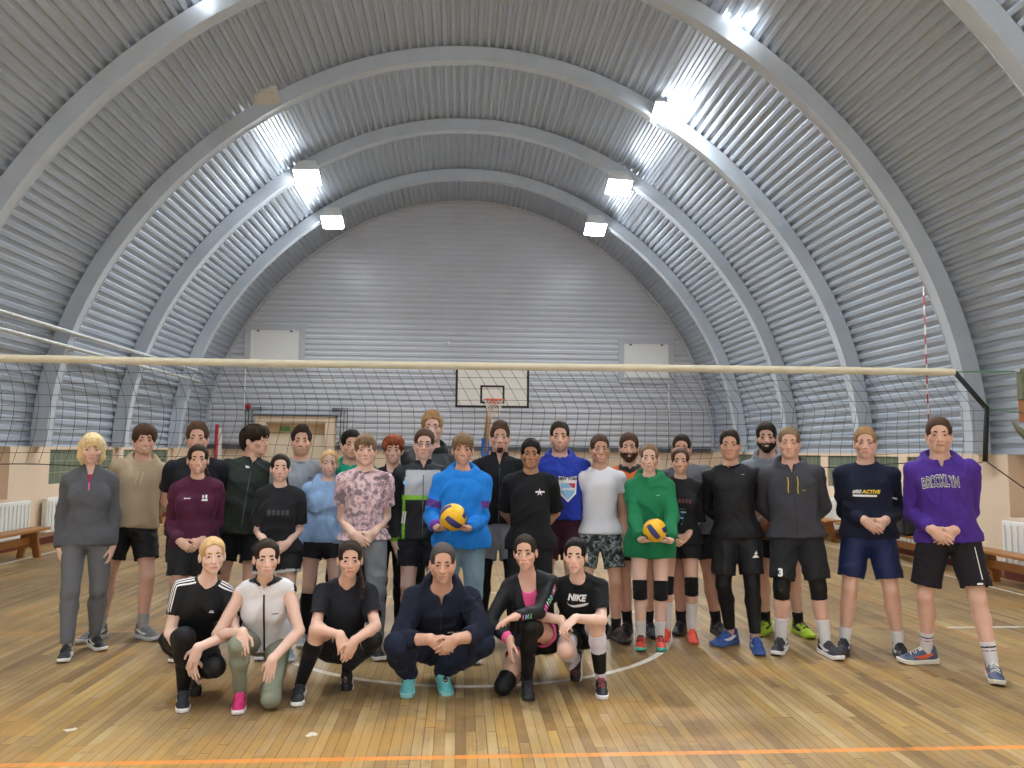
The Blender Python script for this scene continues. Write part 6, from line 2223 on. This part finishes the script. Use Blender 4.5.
stander((2.98, 7.10), 1.945, 'smiling bearded man in a light grey hoodie and neon yellow shoes', -.22, ((2.84, 7.14, -.35), (3.12, 7.06, .5)), headx=2.90, smile=1,
        skin='mid', hair='short', hcol='dark', seed=71, beard='full', arms=('side', dict(kindR='free', R=((-.17, -.16, 1.08), (-1, .8, 0), (.25, -.35, -.9), (.9, 0, .3), .6))),
        top=dict(kind='hoodie', neck='hood', open=.02, col='#868b92', sleeve='long', ease=.026, gather=1, hem=-.08, mat='fleece'),
        bottom=dict(kind='shorts', col=BLACK, len=.72, flare=.02), socks=(.24, '#1c1c20'), shoes=('#a9cc2e', '#b6d63c', '#1f2320', '#252a22'))
volleyball((2.775, 6.90, .985), 'dark orange and brown ball held low by the bearded man in grey', M['ball_orange'], M['ball_dark'], (.9, .3, .2), .118)

def ex25(F, sp, root):
    zip_line(F, -.10, .83, 'black', .005)
    for x, L in ((-.040, .13), (.036, .14)):
        cord(F, x, .82, L, 'print_yellow')
    chest_print(F, 'yellow_logo', poly_tris(swoosh(.030)), .62, .080, 'print_yellow')
    o = F.hip['R'] + (F.kn['R'] - F.hip['R']) * .70 + V(-.02, 0, 0)
    press('number_print', text_tris('3', .085, .004), F.botbvh, o, F.hlat, V(0, 0, 1), F.dep, M['print_white'], F.bot)
stander((2.87, 6.41), 1.88, 'man in a charcoal zip hoodie with yellow cords and black knee sleeves', -.24, ((2.71, 6.48, -.2), (3.03, 6.35, .5)), headx=2.81, bw=1.06,
        skin='mid', hair='crop', hcol='ash', seed=74, arms='back', extra=ex25,
        top=dict(kind='zip_hoodie', neck='hood', open=.08, gape=.036, col='#404148', sleeve='long', ease=.024, gather=1, hem=-.06, fold=.005),
        bottom=dict(kind='shorts', col='#25262a', len=.84, flare=.026), sleeves=[('knee_sleeve', .72, 1.20, '#15161a', 'RL')], socks=(.44, '#e2e2e4'), shoes=('#20222a', '#e2e2e2', '#dcdce0', '#3c3e46'))

def ex26(F, sp, root):
    chest_print(F, 'white_text', text_tris('#BE', .040, .0008, .2), .61, -.086, 'print_white')
    chest_print(F, 'yellow_text', text_tris('ACTIVE', .040, .0016, .25), .61, .020, 'print_yellow')
    chest_print(F, 'underline_print', poly_tris([rect(-.092, -.008, .090, .008)]), .555, -.025, 'print_white')
    o = F.hip['L'] + (F.kn['L'] - F.hip['L']) * .80 + F.hlat * .03
    press('tick_logo', poly_tris(swoosh(.05)), F.botbvh, o, F.hlat, V(0, 0, 1), F.dep, M['print_white'], F.bot)
    o = F.sh['L'] + (F.el['L'] - F.sh['L']) * .62
    press('sleeve_mark', poly_tris([rect(-.022, -.006, .022, .008)]), F.topbvh, o, F.lat * .8 - F.ax * .2, F.ax, F.dep, M['print_white'], F.top)
    w = F.wr['L']; d = nrm(F.wr['L'] - F.el['L'])
    MB().tube([tuple(w - d * .03 + q) for q in [np.cross(d, V(0, 0, 1)) * .034 * math.cos(a) + np.cross(d, np.cross(d, V(0, 0, 1))) * .034 * math.sin(a) for a in [2 * PI * k / 20 for k in range(20)]]], .010, 6, closed=True).build('watch', M['black'], root, True)
stander((3.42, 6.35), 1.885, 'man in a navy sweatshirt with a white and yellow slogan, hands clasped', -.30, ((3.23, 6.43, -.1), (3.61, 6.27, .15)), bw=1.04,
        skin='mid', hair='crop', hcol='sand', seed=77, arms=('front', dict(z=1.06, x=.04)), extra=ex26,
        top=dict(kind='sweatshirt', neck='crew', col='#181e33', sleeve='long', ease=.024, gather=1, hem=-.06, fold=.005),
        bottom=dict(kind='shorts', col='#1b2650', len=.80, flare=.026, mat='sport'), socks=(.28, '#e2e2e4'), shoes=('#1e2026', '#3a2e28', '#dcdce0', '#3c3e46'))

def ex27(F, sp, root):
    # slogan letters one by one along a slight arch, pale outline under dark fill
    txt = 'BROOKLYN'
    for i, chh in enumerate(txt):
        x = -.138 + .0315 * i
        for nm, b, m, lf in (('letter_outline', .0055, 'print_white', .004), ('letter_fill', .0010, 'print_dark', .0065)):
            t = text_tris(chh, .100, b)
            v = t[0] * np.array((.50, 1.05 + .25 * (1 - abs(i - 3.5) / 3.5)))
            chest_print(F, nm, (v, t[1]), .715 - .10 * (abs(i - 3.5) / 3.5) ** 2 * .25, x, m, lf)
    o = F.hip['L'] + (F.kn['L'] - F.hip['L']) * .74 + F.hlat * .03
    press('oval_logo', poly_tris([[(.022 * math.cos(a), .008 * math.sin(a)) for a in [2 * PI * k / 14 for k in range(14)]]]), F.botbvh, o, F.hlat, V(0, 0, 1), F.dep, M['print_white'], F.bot)
    n = 12; a0 = F.hip['L'] + F.hlat * .055; a1 = F.hip['L'] + (F.kn['L'] - F.hip['L']) * .80 + F.hlat * .055
    press('side_piping', poly_tris([[(-.003, -L0), (.003, -L0), (.003, -L1), (-.003, -L1)] for L0, L1 in [(.03 * k + .08, .03 * k + .11) for k in range(8)]]), F.botbvh, F.hip['L'] + F.hlat * .052, F.hlat, nrm(F.hip['L'] - F.kn['L']), F.dep, M['print_white'], F.bot)
stander((3.82, 5.86), 1.95, 'tall man in a purple hoodie with arched lettering at the far right', -.34, ((3.71, 6.06, -1.0), (3.96, 5.64, .1)), headx=3.78, hyaw=.06,
        skin='mid', hair='crop', hcol='brown', seed=80, arms=('front', dict(z=1.03, x=-.05)), extra=ex27, bw=.96,
        top=dict(kind='hoodie', neck='hood', open=.055, gape=.030, col='#4a2c88', sleeve='long', ease=.028, gather=1, hem=-.08, pocket=1, fold=.0055),
        bottom=dict(kind='shorts', col='#221f24', len=.82, flare=.03), socks=(.36, '#dcdadb'), sleeves=[('sock_stripe', 1.70, 1.73, '#2a2f4c', 'RL'), ('sock_stripe', 1.76, 1.78, '#8a2f3c', 'RL')],
        shoes=('#45506a', '#d3cdbd', '#d05a34', '#ddd9cc'))

# ---- crouching in front, left to right
def ex28(F, sp, root):
    # three white stripes along each shoulder and short sleeve
    for sd, sg in (('R', -1), ('L', 1)):
        a = F.neck - F.ax * .005 + F.lat * sg * .06; b = F.sh[sd]; c = b + (F.el[sd] - b) * .60
        path = [a + (b + F.lat * sg * .012 + F.ax * .02 - a) * t for t in np.linspace(0, 1, 8)] + [b + F.lat * sg * .012 + F.ax * .02 * (1 - t) + (c - b) * t for t in np.linspace(.12, 1, 8)]
        out = nrm(F.lat * sg * .75 + F.ax * .65 - F.dep * .35)
        side = F.dep
        for k in (-1, 0, 1):
            pts = []
            for p in path:
                for q in (-.0055, .0055):
                    o = p - side * (k * .021 + q) - F.dep * .010
                    h = F.topbvh.ray_cast(Vector(o + out * .2), Vector(-out), .4)
                    pts.append(tuple(np.array(h[0]) + out * .003) if h[0] else tuple(o))
            n = len(path)
            MB().add(pts, [(2 * i, 2 * i + 1, 2 * i + 3, 2 * i + 2) for i in range(n - 1)]).build('white_stripe', M['print_white'], F.top, True)
    chest_print(F, 'small_logo', poly_tris([rect(-.016, -.004, .016, .004), rect(-.010, .006, .010, .011)]), .70, .068, 'print_white')
croucher((-1.75, 5.36), 1.66, 'fair-haired girl crouching in a black t-shirt with three white shoulder stripes',
         dict(pel=(-1.80, 5.50, .33), neck=(-1.65, 5.35, .77), head=(-1.605, 5.29, .945), knR=(-1.70, 5.11, .47), knL=(-1.51, 5.15, .27), anR=(-1.75, 5.28, .09), anL=(-1.74, 5.48, .15)),
         lat=(1, .05, 0), hiplat=(1, .15, 0), toeR=.0, toeL=.25, sex='F', skin='pale', hair='bun', hcol='blond', seed=101, hpitch=-.02, hyaw=.08, htilt=-.04, extra=ex28,
         armw=dict(R=((-1.68, 5.17, .32), (-1, .5, -.1), (.25, -.1, -1), (0, 1, 0), .4), L=((-1.615, 5.10, .40), (1, .3, -.2), (-.25, -.05, -1), (-.3, 1, 0), .3)),
         top=dict(kind='t_shirt', neck='vee', col='#17181b', sleeve='short', slen=.60, ease=.012, hem=.0, straight=.5, mat='sport'),
         bottom=dict(kind='leggings', col='#18191d', ease=.006, knee=.006, ankle=.005, mat='sport', fold=.002), shoes=('#1d1e22', '#e6e6e6', '#e2e2e2', '#2c2d32'))

def ex29(F, sp, root):
    zip_line(F, .02, .92, 'black', .006)
    chest_print(F, 'small_logo', poly_tris([rect(-.022, -.003, .022, .003)]), .66, .07, 'print_dark')
croucher((-1.29, 5.34), 1.66, 'dark-haired girl kneeling on one knee in a white zip vest and pink shoes',
         dict(pel=(-1.30, 5.52, .35), neck=(-1.265, 5.30, .77), head=(-1.235, 5.20, .94), knR=(-1.36, 5.08, .42), knL=(-1.165, 5.15, .075), anR=(-1.38, 5.24, .09), anL=(-1.27, 5.53, .10)),
         lat=(1, .03, 0), toeR=-.05, toeL=.0, pitchL=1.1, sex='F', skin='fair', hair='tail', hcol='dark', seed=104, hyaw=.05, extra=ex29,
         armw=dict(R=((-1.335, 5.07, .50), (-1, .6, -.4), (.15, -.35, -.9), (0, .5, -.6), .5), L=((-1.15, 5.08, .33), (1, .4, 0), (-.15, -.08, -1), (0, 1, -.1), .15)),
         top=dict(kind='vest', neck='stand', open=.02, col='#eceef4', sleeve='none', ease=.014, hem=-.02, mat='sport', straight=.4,
                  paint=[(lambda c: (np.abs(c['l']) > .112) & (c['u'] > .5), '#1d1e22'), (lambda c: (c['u'] > 1.04), '#1d1e22')]),
         bottom=dict(kind='leggings', col='#858a78', ease=.006, knee=.006, ankle=.005, mat='sport', fold=.002), shoes=('#b8205f', '#e6dfe2', None, '#d0487f'))

def ex30(F, sp, root):
    MB().tube([tuple(F.neck + F.lat * a - F.dep * (.070 - abs(a) * .4) - F.ax * (.06 - abs(a) * 1.2)) for a in (-.045, -.03, -.015, 0, .015, .03, .045)], .0015, 5).build('necklace', M['gold'], root, True)
croucher((-.86, 5.45), 1.69, 'brunette crouching in a black t-shirt with black knee socks, tail over one shoulder',
         dict(pel=(-.80, 5.64, .27), neck=(-.755, 5.48, .735), head=(-.725, 5.39, .905), knR=(-.90, 5.25, .47), knL=(-.545, 5.28, .40), anR=(-1.03, 5.38, .09), anL=(-.75, 5.56, .14)),
         lat=(1, 0, 0), toeR=-.10, toeL=-.1, sex='F', skin='mid', hair='side_tail', hcol='dark', tail_side=1, seed=107, smile=.5, extra=ex30,
         armw=dict(R=((-.735, 5.10, .47), (-1, .5, -.3), (.25, -.30, -.9), (-.2, .6, -.2), .5), L=((-.645, 5.08, .44), (1, .4, -.5), (-.35, -.15, -.95), (-.5, .9, 0), .4)),
         top=dict(kind='t_shirt', neck='vee', col='#1e2026', sleeve='short', slen=.70, ease=.018, hem=-.04, straight=.8),
         bottom=dict(kind='shorts', col='#1b1c20', len=.55, flare=.012), socks=(.80, '#16171b'), sleeves=[('knee_pad', .86, 1.2, '#16171b', 'L')], shoes=('#1d1e22', '#e4e4e2', '#e6e6e6', '#2c2d32'))

def ex31(F, sp, root):
    chest_print(F, 'small_white_text', poly_tris([rect(-.036 + .016 * k, -.006, -.024 + .016 * k, .006) for k in range(3)] + [rect(.028, -.008, .034, .008)]), .52, .085, 'print_white')
    zip_line(F, .55, .84, 'black', .004)
    w = F.wr['L']; d = nrm(F.wr['L'] - F.el['L'])
    e1 = nrm(np.cross(d, V(0, 0, 1))); e2 = np.cross(d, e1)
    MB().tube([tuple(w - d * .025 + e1 * .032 * math.cos(a) + e2 * .032 * math.sin(a)) for a in [2 * PI * k / 20 for k in range(20)]], .007, 6, closed=True).build('wristwatch', M['gold'], root, True)
croucher((-.18, 5.52), 1.80, 'older man squatting in a navy hoodie and turquoise shoes',
         dict(pel=(-.12, 5.72, .25), neck=(-.105, 5.46, .70), head=(-.10, 5.37, .882), knR=(-.395, 5.27, .37), knL=(.165, 5.28, .37), anR=(-.325, 5.55, .11), anL=(-.095, 5.58, .12)),
         lat=(1, 0, 0), toeR=-.05, toeL=.2, skin='warm', hair='crop', hcol='grey', seed=110, nose=1.08, bw=1.06, stubble=.3, hpitch=.05, hairline=.020, extra=ex31,
         armw=dict(R=((-.165, 5.15, .43), (-1, .4, -.6), (.80, -.1, -.55), (0, 1, 0), .5), L=((-.005, 5.085, .445), (1, .4, -.6), (-.75, .02, -.65), (0, 1, 0), .6)),
         top=dict(kind='hoodie', neck='hood', open=.07, gape=.036, col='#171c2e', sleeve='long', ease=.030, hem=.0, push=.10, fold=.0055),
         bottom=dict(kind='trousers', col='#1b2238', ease=.024, knee=.024, ankle=.028, fold=.005), socks=(.2, '#1a1b22'), shoes=('#63b3b6', '#8ccaca', None, '#7fc2c4'))

def ex32(F, sp, root):
    inner_top(F, root, '#e0568f', .10, 'scoop', 'pink_top')
    a, b, c = F.sh['L'], F.el['L'], F.wr['L']
    into = nrm(F.dep * .75 - F.lat * .65)
    cols = ['print_pink', 'print_white', 'print_pink', 'print_blue', 'print_green', 'print_white', 'print_pink']
    for i, chh in enumerate('THIS GIRL'.replace(' ', '')):
        p = a + (b - a) * (.08 + .118 * i)
        u = nrm(b - a); rgt = nrm(np.cross(into, u))
        press('sleeve_letter', text_tris(chh, .045, .002), F.topbvh, p, u, nrm(np.cross(u, into)) * -1 if False else nrm(np.cross(into, u)), into, M[cols[i % 7]], F.top)
    into2 = nrm(F.dep * .9 - F.ax * .2)
    for i, chh in enumerate('INY'):
        p = b + (c - b) * (.62 - .16 * i)
        u = nrm(b - c)
        press('sleeve_letter', text_tris(chh, .045, .002), F.topbvh, p, u, nrm(np.cross(u, -into2)) * -1 if False else nrm(np.cross(into2, u)) * 1.0, into2, M[cols[(i + 2) % 7]], F.top)
croucher((.42, 5.50), 1.67, 'woman kneeling in a black zip jacket with bright sleeve lettering over a pink top',
         dict(pel=(.59, 5.66, .31), neck=(.495, 5.53, .775), head=(.468, 5.45, .945), knR=(.315, 5.34, .075), knL=(.475, 5.24, .485), anR=(.50, 5.72, .11), anL=(.485, 5.42, .09)),
         lat=(.97, -.10, 0), hiplat=(.95, -.15, 0), toeR=-.5, toeL=.05, pitchR=1.15, sex='F', skin='mid', hair='bun', hcol='dark', seed=113, hyaw=-.12, htilt=-.05, extra=ex32,
         armw=dict(R=((.355, 5.24, .40), (-1, .6, -.2), (-.05, -.15, -1), (.9, .3, 0), .4), L=((.375, 5.12, .575), (1, .3, -.9), (-.9, -.25, -.25), (.1, -.2, -1), .5)),
         top=dict(kind='zip_jacket', neck='stand', open=.34, gape=.075, col='#18191c', sleeve='long', ease=.014, hem=.0, mat='sport', straight=.5,
                  paint=[(lambda c: (c['armR'] > 1.82) | (c['armL'] > 1.82), '#ec5f9c')]),
         bottom=dict(kind='shorts', col='#1b1c20', len=.42, flare=.008, paint=[(lambda c: ((c['tR'] > .37) | (c['tL'] > .37)), '#d8568f')]),
         sleeves=[('thigh_sock', .72, 1.95, '#141518', 'L'), ('knee_pad', .80, 1.30, '#141518', 'R')], socks=(.5, '#141518'), shoes=('#1a1b1e', '#1f2024', None, '#2a2a2e'))

def ex33(F, sp, root):
    chest_print(F, 'word_print', text_tris('NIKE', .056, .003, .25), .83, -.01, 'print_white')
    chest_print(F, 'tick_print', poly_tris(swoosh(.15)), .73, .0, 'print_white')
croucher((.92, 5.58), 1.66, 'dark-haired woman kneeling in a black t-shirt with a large white tick print',
         dict(pel=(.91, 5.75, .33), neck=(.85, 5.52, .75), head=(.815, 5.43, .925), knR=(.735, 5.36, .30), knL=(.945, 5.33, .49), anR=(.86, 5.72, .15), anL=(.995, 5.44, .09)),
         lat=(.98, -.12, 0), hiplat=(.95, -.2, 0), toeR=-.35, toeL=.05, sex='F', skin='fair', hair='tail', hcol='black', seed=116, bw=1.06, hyaw=-.08, extra=ex33,
         armw=dict(R=((.70, 5.27, .52), (-1, .6, -.2), (.1, -.35, -.9), (.8, .4, -.1), .5), L=((.775, 5.16, .555), (1, .3, -.6), (-.75, -.25, -.55), (0, .3, -1), .4)),
         top=dict(kind='t_shirt', neck='crew', col='#17181b', sleeve='short', slen=.75, ease=.018, hem=-.02, straight=.7),
         bottom=dict(kind='shorts', col='#1a1b1f', len=.55, flare=.012), socks=(.80, '#d7d4e0'), sleeves=[('shin_pad', 1.50, 1.88, '#17181b', 'L')], shoes=('#1d1e22', '#e4e4e4', None, '#a03a3a'))
